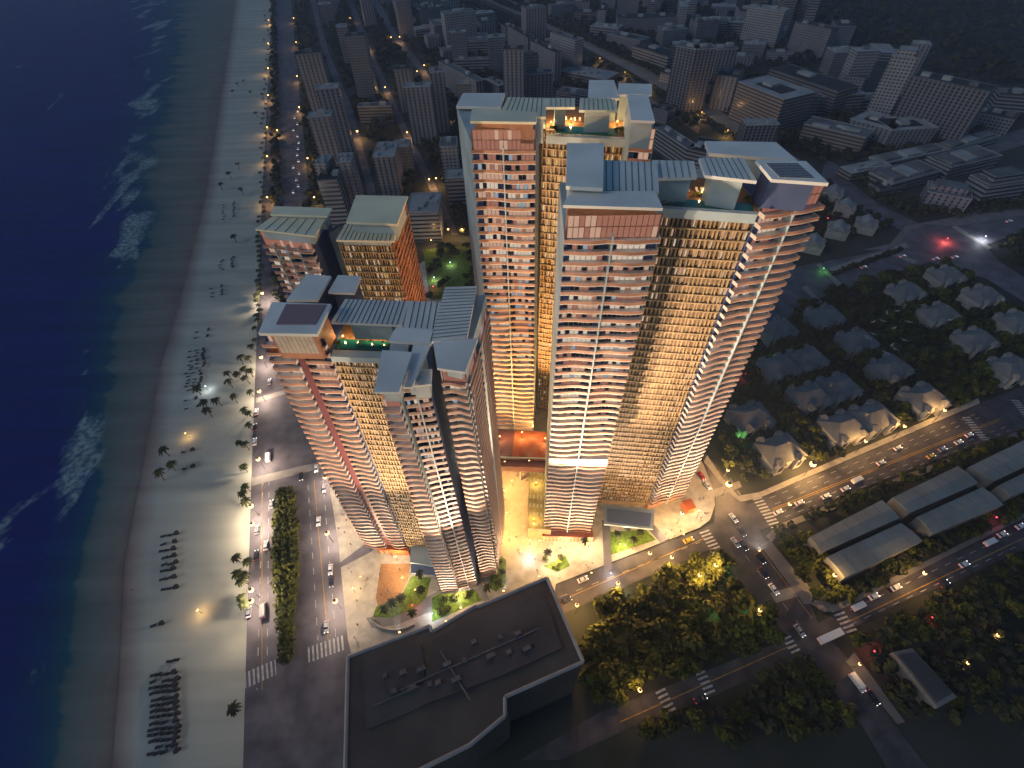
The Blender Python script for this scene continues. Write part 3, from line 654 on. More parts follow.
# ---------------------------------------------------------------- tower D : twin block behind
td = thing('apartment_tower', 'twin slab tower with lime lit roofs behind the front left tower', 'skyscraper')
cb = [100, 100]; cw = [100]
def vq(px, z): return quad(px, z)
D1 = vq([(262, 237), (312, 242), (327, 212), (278, 210)], 147); wing(td, D1, D1, 0, 147, 'navyshade')
balcony_face(td, Face(D1[0], D1[1], D1[0], D1[1], 0, 150.5), 40, 4, 2.4, .5, 41, cb, .85)
D2 = vq([(338, 243), (392, 244), (406, 202), (356, 200)], 146); wing(td, D2, D2, 0, 146)
screen_face(td, Face(D2[0], D2[1], D2[0], D2[1], 0, 146), 40, 22, cw, 43, gold=True, pale=.3)
screen_face(td, Face(D2[1], D2[2], D2[1], D2[2], 0, 146), 40, 22, [0], 44, mats=(W['terra'], W['maroon']), pale=.1)
roofslab(td, quad([(255, 229), (315, 236), (327, 216), (274, 215)], 152), 152, .8, 6, zd=147, ins=2, m='litroof')
roofslab(td, quad([(270, 214), (327, 216), (332, 208), (275, 206)], 154), 154, .9, zd=147, ins=2, m='litroof')
roofslab(td, quad([(336, 240), (394, 241), (397, 226), (345, 224)], 149), 149, .9, 13, zd=146, ins=2, m='litroof')
roofslab(td, quad([(346, 222), (397, 224), (408, 196), (356, 195)], 155), 155, .9, zd=146, ins=2, m='litroof')
roofslab(td, quad([(322, 236), (334, 228), (350, 223), (338, 224)], 140), 140, .6, 6, zd=0, ins=1, m='litroof')
# ---------------------------------------------------------------- atrium and lower blocks between towers
at = thing('atrium_bridge', 'glowing orange canopy block bridging the gap between the towers', 'pavilion')
qa = quad([(489, 456), (553, 458), (554, 430), (494, 426)], 24); m = MB(); NS = 12
for i in range(NS):
    t0, t1 = i/NS, (i+1)/NS; h0, h1 = 19.5+5.5*math.sin(math.pi*(.12+.76*t0)), 19.5+5.5*math.sin(math.pi*(.12+.76*t1))
    a, b_, c, d = lerp(qa[0], qa[3], t0), lerp(qa[1], qa[2], t0), lerp(qa[1], qa[2], t1), lerp(qa[0], qa[3], t1)
    e0, e1 = lerp(a, b_, .36), lerp(d, c, .36)
    m.face([(*a, h0), (*e0, h0), (*e1, h1), (*d, h1)], 1); m.face([(*e0, h0), (*b_, h0), (*c, h1), (*e1, h1)], 0)
    m.face([(*b_, 17), (*c, 17), (*c, h1), (*b_, h0)], 0); m.face([(*d, 17), (*a, 17), (*a, h0), (*d, h1)], 1)
m.face([(*qa[0], 17), (*qa[1], 17), (*qa[1], 21.5), (*qa[0], 21.5)], 0); m.face([(*p, 17) for p in qa[::-1]], 1); m.build('roof', [W['orange'], W['maroon']], at)
m = MB(); qb = quad([(492, 466), (552, 468), (553, 458), (490, 456)], 20); m.prism(qb, 15, 20, 0, None, True); m.build('fascia', W['maroon'], at)
m = MB(); m.prism(quad([(490, 458), (554, 459), (554, 456.5), (490, 455.5)], 22), 20.5, 22.2, 0, None, True); m.build('parapet', W['bluewall'], at)
for px, py in ((492, 462), (520, 462), (550, 462)):
    x, y = P2(px, py, 20); m = MB(); m.bar((x, y, .16), (x, y, 15), .5, 0, 8); m.build('column', W['white'], at)
yb = thing('retail_block', 'low yellow lit retail block with rows of slot windows beside the right tower', 'building')
qy = quad([(528, 528), (551, 530), (551, 470), (529, 468)], 12); m = MB(); m.prism(qy, .16, 12, 0, 1)
m.build('wall', [W['terra'], mat('yellow_stucco', (.5, .38, .15), .7, scale=.3, var=.15)], yb)
for r_ in range(7):
    m = MB()
    for i in range(6):
        a = [lerp(lerp(qy[0], qy[1], (i+u)/6), lerp(qy[3], qy[2], (i+u)/6), (r_+v)/7) for u, v in ((.3, .3), (.6, .3), (.6, .75), (.3, .75))]
        m.prism(a, 12.0, 12.25)
    m.build('skylight', W['litgold'], yb)
# ---------------------------------------------------------------- foreground flat building
fb = thing('flat_roofed_hall', 'large dark flat roofed hall with stepped parapet in the foreground', 'building')
zf = 58
out = [(348, 657), (430, 626), (432, 632), (476, 606), (478, 607), (547, 578), (583, 662), (505, 697), (505, 716), (470, 745), (420, 770), (345, 790)]
qf = [P2(x, y, zf) for x, y in out]; m = MB(); m.prism(qf, 0, zf); m.build('wall', mat('hall_render', (.07, .065, .06), .8, scale=.08, var=.15), fb)
pm = MB(); n_ = len(qf)
for i in range(n_):
    a, c = qf[i], qf[(i+1) % n_]; pm.bar((a[0], a[1], zf+.3), (c[0], c[1], zf+.3), .7, 0, 4)
pm.build('parapet', mat('hall_coping', (.32, .32, .33), .7, scale=.2, var=.1), fb)
for px, z1, nm in [([(432, 640), (474, 617), (542, 590), (562, 648), (500, 676), (420, 706)], 59.2, 'upper_roof'), ([(362, 668), (421, 645), (428, 704), (366, 730)], 58.8, 'lower_roof')]:
    m = MB(); m.prism(quad(px, z1), zf, z1); m.build(nm, W['darkroof'], fb)
acm = mat('vent_unit', (.14, .14, .15), .6, scale=1, var=.2)
for k in range(16):
    px = (385+(k*53) % 150, 690-(k*53) % 150*.42+((k*29) % 34)-14)
    x, y = P2(*px, 60); sx = 1.4+(k*7 % 5)*.5; m = MB(); m.box((x, y, 59.8), (sx, 1.6, 1.5), .4); m.box((x, y, 60.6), (sx*.6, 1.2, .3), .4); m.build('roof_vent_unit', acm, fb)
for a, c in (((400, 690), (540, 628)), ((440, 650), (470, 700)), ((375, 705), (420, 686))):
    m = MB(); A = P(*a, 59.5); B_ = P(*c, 59.5); m.bar(A, B_, .3, 0, 6); m.build('duct', acm, fb)
rw = MB(); pts = []
for k in range(9):
    a = R(200+k*14); c = P2(398, 612); pts.append((c[0]+14*math.cos(a), c[1]+9*math.sin(a)))
for p, q in zip(pts, pts[1:]): rw.bar((p[0], p[1], 1), (q[0], q[1], 1), .9, 0, 4)
rw.build('ramp_wall', W['concrete'], None, label='curved low concrete ramp wall round the lawn before the flat hall', cat='wall')
for z, par_, L in ((183.0, tc_, [(553, 129, 3), (622, 130, 4), (600, 124, 3)]), (185.6, tb, [(662, 201, 3), (752, 200, 3), (700, 195, 3)]), (150.6, ta, [(337, 344, 2.5), (366, 337, 3), (386, 338, 2)])):
    for px, py, r in L:
        x, y = P2(px, py, z); hp = crown0(int(px)); m = MB()
        for f, mi in zip(hp.f, hp.m): m.face([(x+hp.v[i][0]*r, y+hp.v[i][1]*r*.6, z+.6+hp.v[i][2]*1.0) for i in f], mi)
        m.build('planter_shrub', [W['leaf'], W['leafd']], par_)
for z, nm, L in ((183.0, 'rear tower', [(562, 120), (566, 120), (575, 121), (580, 121)]), (185.6, 'right tower', [(684, 191), (688, 191), (697, 192), (702, 192)]), (150.6, 'front left tower', [(375, 335), (378, 335), (385, 336)])):
    for px, py in L:
        x, y = P2(px, py, z); t = thing('deck_lounger', 'white lounger on the pool deck of the '+nm, 'lounger', 'white loungers on the pool decks', (x, y, z), R(90)); m = MB(); m.box((0, 0, .35), (1.7, .75, .12)); m.build('seat', W['white'], t)
        m = MB(); m.face([(.8, -.37, .38), (.8, .37, .38), (1.5, .37, .9), (1.5, -.37, .9)]); m.build('backrest', W['white'], t)
# terrace furniture lights
for nm, z, L in (('front left tower', 150.5, [(344, 339), (357, 339), (371, 341), (383, 342)]), ('rear tower', 182.9, [(551, 125.5), (559, 122.5), (571, 122.5), (585, 126), (604, 126), (617, 125)]), ('right tower', 185.5, [(666, 195), (684, 196), (701, 196), (719, 196)])):
    ordn = ['first', 'second', 'third', 'fourth', 'fifth', 'sixth']
    for i, (px, py) in enumerate(L):
        x, y = P2(px, py, z); terrace_lamp(x, y, z, '%s glowing lamp from the left along the pool deck of the %s' % (ordn[i], nm), 2600 if nm == 'rear tower' else 700)
# ================================================================== BACKGROUND CITY
FM = {
 'grid': facade('facade_grid', (.17, .17, .19), (.03, .035, .05), 3.4, 3.2, .45, .5),
 'grid2': facade('facade_grid_light', (.26, .26, .28), (.05, .055, .075), 3.6, 4.2, .5, .6),
 'ribbon': facade('facade_ribbon', (.22, .22, .235), (.025, .035, .05), 4.2, 3, .45, 1, 'ribbon'),
 'stripe': facade('facade_stripe', (.2, .2, .225), (.02, .02, .035), 3.4, 5.5, .5, .35, 'stripe'),
 'dark': facade('facade_dark', (.14, .14, .165), (.012, .014, .03), 3.4, 5.0, .55, .55, 'stripe'),
 'brown': facade('facade_warm', (.18, .165, .165), (.035, .027, .032), 3.8, 2.4, .4, .5, 'ribbon')}
RM = {'pale': mat('roof_pale', (.36, .37, .37), .8, scale=.05, var=.15), 'grey': mat('roof_grey', (.16, .165, .175), .8, scale=.05, var=.2), 'dark': mat('roof_dark', (.028, .03, .036), .8, scale=.05, var=.2)}
rb = random.Random(5); FOOT = []
SIZEW = lambda h: 'low' if h < 22 else 'mid rise' if h < 45 else 'tall' if h < 75 else 'very tall'
STW = {'grid': 'grey grid windowed', 'grid2': 'light grey grid windowed', 'ribbon': 'grey ribbon windowed', 'stripe': 'grey vertically striped', 'dark': 'dark vertically banded', 'brown': 'brownish grey banded'}
def bg(ax, ay, bx, by, h, dep, st, rf, where, kind='plain', group='buildings of the dim city behind the towers', label=None):
    A = Vector(P2(ax, ay, h)); B_ = Vector(P2(bx, by, h)); d = (B_-A).normalized(); n = Vector((-d.y, d.x))
    q = [A, B_, B_+n*dep, A+n*dep]; q = [(p.x, p.y) for p in q]
    FOOT.append(q); W_ = (B_-A).length
    lab = label or '%s %s block %s' % (SIZEW(h), STW[st], where)
    t = thing('city_building', lab, 'building', group)
    m = MB(); m.prism(q, -.3, h, 0, 1); m.build('wall', [FM[st], RM[rf]], t)
    def loc(u, v): p = A+d*W_*u+n*dep*v; return (p.x, p.y)
    def rect(u0, u1, v0, v1): return [loc(u0, v0), loc(u1, v0), loc(u1, v1), loc(u0, v1)]
    pr = MB()
    for i in range(4):
        a, c = q[i], q[(i+1) % 4]; pr.bar((a[0], a[1], h+.35), (c[0], c[1], h+.35), .55, 0, 4)
    pr.build('parapet', W['chim'] if rf != 'dark' else RM['grey'], t)
    if kind == 'court':
        c_ = MB(); c_.prism(rect(.22, .78, .25, .75), h, h+.5); c_.build('courtyard_roof', RM['dark'], t)
        c_ = MB(); c_.prism(rect(.3, .5, .35, .65), h+.5, h+3.5); c_.build('plant_room', RM['pale'], t)
    elif kind == 'hall':
        for i in range(3):
            c_ = MB(); c_.prism(rect(.08+.3*i, .3+.3*i, .15, .85), h, h+2.5); c_.build('rooflight', RM['pale' if i % 2 else 'grey'], t)
    elif kind == 'white':
        for i in range(6):
            u, v = rb.uniform(.05, .75), rb.uniform(.05, .75)
            c_ = MB(); c_.prism(rect(u, u+.2, v, v+.18), h, h+1.5+i*.13); c_.build('plant_room', RM['pale'], t)
    else:
        k = 1+int(W_ > 35)+int(dep > 25)
        for i in range(k):
            u = (i+.5)/k-.12+rb.uniform(-.05, .05); v = rb.uniform(.25, .5)
            c_ = MB(); c_.prism(rect(u, u+min(.3, 9/W_), v, v+.3), h, h+rb.uniform(2, 4.5)); c_.build('plant_room', RM['pale' if rb.random() < .6 else 'grey'], t)
    if kind == 'step':
        c_ = MB(); c_.prism(rect(.15, .85, .2, .85), h, h+6, 0, 1); c_.build('upper_storey', [FM[st], RM[rf]], t)
    return t
BG = [
 (294, 55, 320, 53, 85, 16, 'stripe', 'dark', 'with eave line nearest the beach road lamps'),
 (316, 90, 338, 88, 78, 18, 'stripe', 'pale', 'stepping down behind the beach road slab'),
 (307, 118, 331, 116, 72, 16, 'stripe', 'pale', 'third back along the beach road'),
 (313, 165, 326, 165, 66, 22, 'stripe', 'pale', 'forming the left arm of the beach road twin slab', 'white'),
 (337, 163, 351, 162, 66, 20, 'stripe', 'pale', 'forming the right arm of the beach road twin slab', 'white'),
 (317, 181, 337, 180, 58, 26, 'ribbon', 'dark', 'with big blank dark side close behind the lime lit tower'),
 (344, 37, 364, 36, 85, 22, 'grid', 'dark', 'made of two joined slabs in the left city'),
 (336, 28, 347, 27, 60, 25, 'grid', 'pale', 'just left of the joined slabs'),
 (357, 107, 391, 106, 22, 14, 'brown', 'grey', 'stretched across behind the small lamp street'),
 (372, 158, 394, 157, 42, 40, 'stripe', 'pale', 'left of the bright topped box in mid left city', 'white'),
 (393, 148, 409, 147, 32, 22, 'grid', 'pale', 'topped by two bright roof plates'),
 (393, 70, 411, 69, 55, 18, 'stripe', 'dark', 'facing the pair of lamps in the left city'),
 (403, 88, 430, 87, 66, 18, 'stripe', 'pale', 'with white roof edge left of the rear tower'),
 (430, 73, 444, 72, 72, 22, 'stripe', 'pale', 'joined to the right of the white edged slab'),
 (440, 147, 457, 146, 50, 24, 'grid2', 'grey', 'closest to the left wall of the rear tower'),
 (446, 179, 464, 178, 30, 20, 'ribbon', 'pale', 'tucked at the foot of the rear tower left side'),
 (406, 213, 438, 212, 30, 38, 'ribbon', 'pale', 'with pale roof behind the red side wall tower', 'white'),
 (421, 12, 449, 7, 40, 30, 'grid', 'dark', 'far back on the upper left street'),
 (434, 26, 470, 22, 30, 50, 'grid', 'grey', 'covered in small roof boxes at upper left', 'white'),
 (450, 33, 466, 32, 55, 16, 'grid', 'pale', 'standing before the roof box cluster'),
 (469, 41, 488, 40, 26, 22, 'ribbon', 'grey', 'between two towers left of the rear roof'),
 (488, 38, 505, 37, 50, 20, 'grid', 'pale', 'with white top left of the twin diagonal slabs'),
 (507, 26, 528, 38, 40, 12, 'stripe', 'dark', 'upper of the two diagonal slabs'),
 (530, 41, 555, 53, 45, 12, 'stripe', 'dark', 'lower of the two diagonal slabs'),
 (550, 33, 575, 41, 52, 18, 'grid2', 'grey', 'right beside the diagonal avenue'),
 (502, 50, 523, 50, 90, 20, 'stripe', 'dark', 'rising right above the rear tower roof'),
 (524, 57, 539, 56, 74, 16, 'grid', 'dark', 'attached right of the slab above the rear roof'),
 (527, 75, 553, 73, 58, 18, 'dark', 'grey', 'with near black recessed bay over the rear roof'),
 (438, 62, 476, 82, 36, 14, 'stripe', 'grey', 'long diagonal left of the rear tower'),
 (456, 84, 474, 84, 30, 14, 'grid', 'pale', 'peeping beside the rear tower top left'),
 (484, 79, 499, 86, 30, 14, 'dark', 'pale', 'short with bright tilted roof above the rear tower'),
 (455, 60, 490, 59, 20, 12, 'ribbon', 'grey', 'running across above the small tree court'),
 (560, 71, 606, 80, 14, 40, 'brown', 'pale', 'wide pale roofed hall next to the diagonal avenue', 'white'),
 (556, 92, 590, 97, 14, 26, 'ribbon', 'grey', 'just behind the rear tower roof plates'),
 (618, 19, 676, 18, 24, 40, 'grid', 'dark', 'long with dark roof in far centre'),
 (664, 31, 688, 29, 26, 30, 'grid', 'grey', 'plain box in the far centre'),
 (698, 23, 720, 21, 34, 30, 'grid', 'dark', 'dark roofed cube in the far centre'),
 (721, 22, 747, 23, 24, 40, 'ribbon', 'pale', 'pale roofed block beside the dark cube'),
 (607, 34, 640, 41, 18, 30, 'grid', 'grey', 'first low slab right of the diagonal avenue', 'court'),
 (633, 46, 668, 57, 22, 34, 'ribbon', 'dark', 'second slab right of the diagonal avenue', 'court'),
 (590, 26, 618, 29, 16, 30, 'ribbon', 'pale', 'farther along the diagonal avenue'),
 (675, 46, 696, 50, 76, 24, 'dark', 'grey', 'left half of the big tower beside the avenue'),
 (696, 50, 717, 49, 76, 24, 'dark', 'grey', 'right half of the big tower beside the avenue'),
 (718, 50, 738, 49, 58, 26, 'stripe', 'grey', 'just right of the big banded tower'),
 (660, 73, 688, 78, 13, 20, 'grid2', 'dark', 'at the foot of the big banded tower'),
 (697, 82, 712, 85, 18, 18, 'stripe', 'dark', 'small annex under the banded tower'),
 (716, 75, 738, 78, 42, 34, 'stripe', 'dark', 'with cluttered dark roof left of the great courtyard block'),
 (738, 82, 784, 100, 44, 52, 'brown', 'pale', 'great courtyard block with square rings on its roof', 'court'),
 (784, 99, 823, 95, 38, 34, 'brown', 'grey', 'right flank of the great courtyard block'),
 (770, 69, 838, 92, 34, 40, 'brown', 'dark', 'large hall with pale rimmed roof behind the courtyard block', 'court'),
 (823, 97, 866, 94, 26, 30, 'brown', 'pale', 'low annex with white patches on its roof', 'white'),
 (748, 6, 785, 11, 55, 22, 'grid2', 'pale', 'tall far slab at the forest edge'),
 (795, 22, 832, 30, 46, 20, 'grid', 'dark', 'far slab nearest the lone forest lamp'),
 (836, 53, 862, 52, 34, 30, 'grid', 'pale', 'left of the leaning pale slab by the forest'),
 (858, 52, 881, 51, 52, 20, 'grid2', 'pale', 'plain leaning slab beside the forest'),
 (845, 76, 866, 78, 22, 24, 'grid2', 'dark', 'low cube before the forest slab'),
 (892, 56, 918, 59, 78, 30, 'grid2', 'pale', 'broad with rows of windows and raised roof lantern', 'step'),
 (915, 44, 932, 45, 62, 18, 'stripe', 'pale', 'thin tower behind the broad windowed one'),
 (864, 100, 898, 98, 16, 24, 'ribbon', 'grey', 'strip block under the broad windowed tower'),
 (940, 90, 962, 94, 20, 30, 'grid2', 'pale', 'behind the black striped tower'),
 (912, 76, 990, 92, 62, 26, 'dark', 'dark', 'massive with black window stripes at upper right'),
 (804, 124, 866, 138, 22, 30, 'brown', 'grey', 'with blue white roof clutter above the solar roof', 'white'),
 (850, 119, 892, 131, 22, 44, 'stripe', 'pale', 'pale framed block with sunken roof court', 'court'),
 (894, 131, 938, 128, 22, 36, 'stripe', 'pale', 'right wing of the pale framed court block', 'court'),
 (883, 164, 950, 150, 8, 20, 'ribbon', 'pale', 'long flat strip behind the east street', 'hall'),
 (950, 150, 1000, 136, 9, 18, 'ribbon', 'grey', 'end part of the long flat strip by the east street', 'hall'),
 (852, 174, 892, 166, 9, 18, 'brown', 'pale', 'small flat block at the start of the east street', 'white'),
 (893, 184, 942, 171, 12, 30, 'ribbon', 'grey', 'terraced flats with three roof slots', 'hall'),
 (951, 168, 1002, 156, 14, 30, 'ribbon', 'grey', 'terraced flats at the right picture edge', 'hall'),
 (880, 190, 905, 186, 8, 16, 'brown', 'dark', 'with dark sunken roof left of the terraces'),
 (928, 192, 972, 200, 16, 26, 'stripe', 'grey', 'tilted hall above the tree lined junction', 'step'),
 (990, 186, 1032, 180, 22, 24, 'ribbon', 'grey', 'stepped ribbon block at the right picture edge', 'step'),
 (975, 112, 1015, 120, 18, 26, 'grid2', 'dark', 'with white window frames at upper right edge'),
 (1000, 95, 1040, 98, 24, 30, 'ribbon', 'dark', 'cut by the right edge behind the east street'),
 (655, 128, 687, 149, 24, 16, 'ribbon', 'grey', 'left wing of the court beside the rear tower'),
 (687, 149, 709, 154, 24, 40, 'ribbon', 'dark', 'front wing of the court beside the rear tower'),
 (653, 108, 668, 112, 16, 20, 'grid', 'dark', 'small dark cube behind the rear tower right roof'),
 (747, 126, 780, 125, 36, 20, 'dark', 'pale', 'lone cube with white roof behind the solar roof', 'white'),
]
for r_ in BG: bg(*r_)
# the crowded far quarter
def inside(pt, q):
    x, y = pt; c = False
    for i in range(len(q)):
        x0, y0 = q[i][:2]; x1, y1 = q[i-1][:2]
        if (y0 > y) != (y1 > y) and x < (x1-x0)*(y-y0)/(y1-y0+1e-9)+x0: c = not c
    return c
def segd(p, a, b_):
    ax, ay = a; bx, by = b_; dx, dy = bx-ax, by-ay; t = max(0, min(1, ((p[0]-ax)*dx+(p[1]-ay)*dy)/(dx*dx+dy*dy+1e-9)))
    return math.hypot(p[0]-ax-dx*t, p[1]-ay-dy*t)
CL = [[P2(*p) for p in L] for L in [
   [(310, -10), (325, 50), (348, 110), (370, 185), (381, 240)], [(346, -10), (367, 46), (403, 130), (429, 180), (455, 235)], [(369, -10), (395, 38), (423, 72), (443, 105)],
   [(465, -10), (527, 20), (605, 58), (685, 99), (780, 158)], [(905, 170), (990, 148), (1100, 112)]]]
def roadd(p): return min(segd(p, L[i], L[i+1]) for L in CL for i in range(len(L)-1))
FQ = [P2(*p) for p in [(318, 90), (330, -30), (640, -26), (740, -10), (790, 8), (850, 40), (900, 60), (760, 66), (640, 60), (440, 60)]]
xs = [p[0] for p in FQ]; ysq = [p[1] for p in FQ]; nfar = 0
occ = [(sum(p[0] for p in q)/4, sum(p[1] for p in q)/4, max(math.hypot(q[0][0]-q[2][0], q[0][1]-q[2][1])/2, 8)) for q in FOOT]
for tr in range(6000):
    if nfar >= 165: break
    x, y = rb.uniform(min(xs), max(xs)), rb.uniform(min(ysq), max(ysq))
    w_, d_ = rb.uniform(24, 60), rb.uniform(16, 34); r0 = math.hypot(w_, d_)/2
    if not inside((x, y), FQ) or roadd((x, y)) < r0*.75+7 or min(segd((x, y), CL[3][i], CL[3][i+1]) for i in range(4)) < r0+42: continue
    if any(math.hypot(x-a, y-c) < (r0+r)*.7 for a, c, r in occ): continue
    occ.append((x, y, r0)); nfar += 1
    h = rb.choice([14, 18, 24, 30, 42, 60]) if x > -350 else rb.choice([40, 60, 75]); ang = R(16.3) if x < 150 else R(-14); ang += rb.choice([0, math.pi/2])
    t = thing('city_building', 'distant grey block packed into the hazy far quarter of the city', 'building', 'distant blocks of the far quarter')
    co, si = math.cos(ang), math.sin(ang); q = [(x+a*co-c*si, y+a*si+c*co) for a, c in ((-w_/2, -d_/2), (w_/2, -d_/2), (w_/2, d_/2), (-w_/2, d_/2))]
    FOOT.append(q); m = MB(); st = rb.choice(['grid', 'grid2', 'ribbon', 'stripe', 'brown']); rf = rb.choice(['pale', 'grey', 'dark', 'grey'])
    m.prism(q, -.3, h, 0, 1); m.build('wall', [FM[st], RM[rf]], t)
    m = MB(); m.box((x, y, h+1.5), (w_*.3, d_*.35, 3), ang); m.build('plant_room', RM['pale'], t)
# ================================================================== HALLS AND HOUSES ON THE RIGHT
HL = [([(811, 536), (822, 552), (901, 517), (883, 499)], 'front left, nearest the crossing'), ([(893, 497), (911, 512), (980, 482), (959, 465)], 'front middle, its ridge catching yellow light'), ([(970, 466), (996, 480), (1062, 449), (1040, 432)], 'front right, cut by the picture edge'),
      ([(828, 556), (846, 577), (924, 540), (902, 522)], 'rear left, beside the lower road'), ([(918, 516), (934, 533), (1005, 504), (984, 486)], 'rear middle, beside the lower road'), ([(999, 485), (1012, 496), (1078, 468), (1060, 455)], 'rear right, beside the lower road')]
for px, wh in HL:
    t = thing('warehouse', 'long grey warehouse hall of the six, ' + wh, 'warehouse', 'warehouse halls between the two roads')
    q = quad(px, 11); m = MB(); m.prism(q, 0, 10); m.build('wall', W['concrete'], t)
    A, B_, C_, D_ = [Vector(p) for p in q]; m = MB(); r0 = (A+B_)/2; r1 = (C_+D_)/2
    for a, c, z0, z1 in ((A, D_, 10, 13), (B_, C_, 10, 13)):
        f_ = [(a.x, a.y, 10), (c.x, c.y, 10), (r1.x, r1.y, 10.7), (r0.x, r0.y, 10.7)]
        m.face(f_); m.face([(p[0], p[1], p[2]-.5) for p in f_[::-1]])
    m.face([(A.x, A.y, 10), (B_.x, B_.y, 10), (r0.x, r0.y, 10.7)]); m.face([(D_.x, D_.y, 10), (C_.x, C_.y, 10), (r1.x, r1.y, 10.7)])
    for i in range(1, 7):
        u = i/7; a = A.lerp(D_, u); c = B_.lerp(C_, u); r = r0.lerp(r1, u); m.bar((a.x, a.y, 10.1), (r.x, r.y, 10.8), .08, 1); m.bar((c.x, c.y, 10.1), (r.x, r.y, 10.8), .08, 1)
    m.build('roof', [mat('hall_roof', (.26, .27, .25), .7, scale=.05, var=.15) if 'hall_roof' not in bpy.data.materials else bpy.data.materials['hall_roof'], W['steel']], t)
VL = [(777, 330, 'beside the balcony ends of the right tower'), (824, 317, 'left end of the upper villa row'), (856, 342, 'left of the flying birds'), (905, 293, 'nearest the green strip road'), (945, 277, 'tucked under the wide junction'), (981, 297, 'upper right beyond the junction'), (938, 315, 'right of the upper bird flock'), (974, 341, 'in the middle of the right villa group'), (889, 369, 'just below the birds'), (923, 399, 'lone one above the lamp lit avenue trees'), (1015, 323, 'highest at the right picture edge'), (1010, 369, 'lower at the right picture edge'), (750, 418, 'closest to the foot of the right tower'), (779, 451, 'nearest the bright crossing lamp')]
VL3 = [(792, 364, 'long terrace of villas in two joined parts, upper one'), (823, 393, 'long terrace of villas in two joined parts, middle one'), (857, 423, 'long terrace of villas in two joined parts, next to the avenue')]
VL2 = [(833, 193, 'first of the little gabled houses behind the solar roof'), (845, 207, 'second gabled house, with the dark framed roof'), (866, 224, 'gabled house nearest the forecourt'), (838, 229, 'gabled house amid trees by the junction road'), (813, 243, 'gabled house closest to the right tower balconies')]
vroof = mat('villa_roof', (.2, .2, .205), .7, scale=.15, var=.15); vwall = mat('villa_wall', (.4, .39, .37), .8, scale=.2, var=.12); vroof2 = mat('pale_gable_roof', (.3, .3, .3), .7, scale=.2, var=.15)
def hip(m, c, w_, d_, z0, z1, ang, ov=.8, m_=0, gable=False):
    co, si = math.cos(ang), math.sin(ang); f = lambda a, b_: (c[0]+a*co-b_*si, c[1]+a*si+b_*co)
    w2, d2 = w_/2+ov, d_/2+ov; E_ = [f(-w2, -d2), f(w2, -d2), f(w2, d2), f(-w2, d2)]; r = 0.01 if gable else d2*.8
    a, b_ = f(-w2+r, 0), f(w2-r, 0); v = [(x, y, z0) for x, y in E_]; a = (*a, z1); b_ = (*b_, z1)
    m.face([v[0], v[1], b_, a], m_); m.face([v[2], v[3], a, b_], m_); m.face([v[1], v[2], b_], m_); m.face([v[3], v[0], a], m_); m.face(v[::-1], m_)
def villa(px, py, lab, L=24, D=17, n=1, z=9, ang=R(17), gable=False, grp='villas among the dark trees'):
    g = P2(px, py, 7); t = thing('villa', lab, 'house', grp)
    w_ = L*n; wl = MB(); wl.box((g[0], g[1], z/2), (w_, D, z), ang); wl.build('wall', vwall, t)
    rf = MB()
    for k in range(n):
        off = (k-(n-1)/2)*L; c = (g[0]+off*math.cos(ang), g[1]+off*math.sin(ang))
        hip(rf, c, L-(.2 if n > 1 else 0), D, z, z+5.5, ang, .8, 0, gable)
    rf.build('roof', vroof2 if gable else vroof, t)
    co, si = math.cos(ang), math.sin(ang)
    for k in range(n):
        for s_ in (-1, 1):
            for e in (-.28, .28):
                a, b_ = (k-(n-1)/2)*L+e*L, s_*(D/2+.2); c = (g[0]+a*co-b_*si, g[1]+a*si+b_*co)
                dm = MB(); dm.box((c[0], c[1], z*.5+.3), (5.2, 4, z+1.2), ang); hip(dm, c, 5.2, 4, z+.9, z+3.4, ang+math.pi/2, .3, 1); dm.build('gabled_bay', [vwall, vroof], t)
                wm_ = MB(); c2 = (g[0]+a*co-(b_+s_*2.06)*si, g[1]+a*si+(b_+s_*2.06)*co); wm_.box((c2[0], c2[1], z*.6), (3, .12, 4.5), ang); wm_.build('window', W['glassdark'], t)
    ch = MB(); ch.box((g[0]+3*co, g[1]+3*si, z+5), (1.2, 1.2, 3.4), ang); ch.build('chimney', W['concrete'], t)
    FOOT.append([(g[0]+a*co-b_*si, g[1]+a*si+b_*co) for a, b_ in ((-w_/2-3, -D/2-3), (w_/2+3, -D/2-3), (w_/2+3, D/2+3), (-w_/2-3, D/2+3))])
for i, (x, y, s_) in enumerate(VL): villa(x, y, 'grey hip roofed villa with gabled bays, '+s_, ang=R(17+rb.uniform(-5, 5)))
for x, y, s_ in VL3: villa(x, y, 'grey hip roofed '+s_, n=2)
for x, y, s_ in VL2: villa(x, y, 'pale little '+s_, L=15, D=14, z=8, ang=R(60), gable=True, grp='gabled houses behind the right tower')
bl = thing('garden_hall', 'dim long flat hall among black trees at lower right', 'building'); q = quad([(893, 652), (912, 648), (957, 697), (938, 708)], 9); m = MB(); m.prism(q, 0, 9); m.build('wall', W['concrete'], bl)
m = MB(); m.prism(inset(q, 1.5), 9, 9.8); m.build('upper_roof', W['darkroof'], bl); FOOT.append(q)
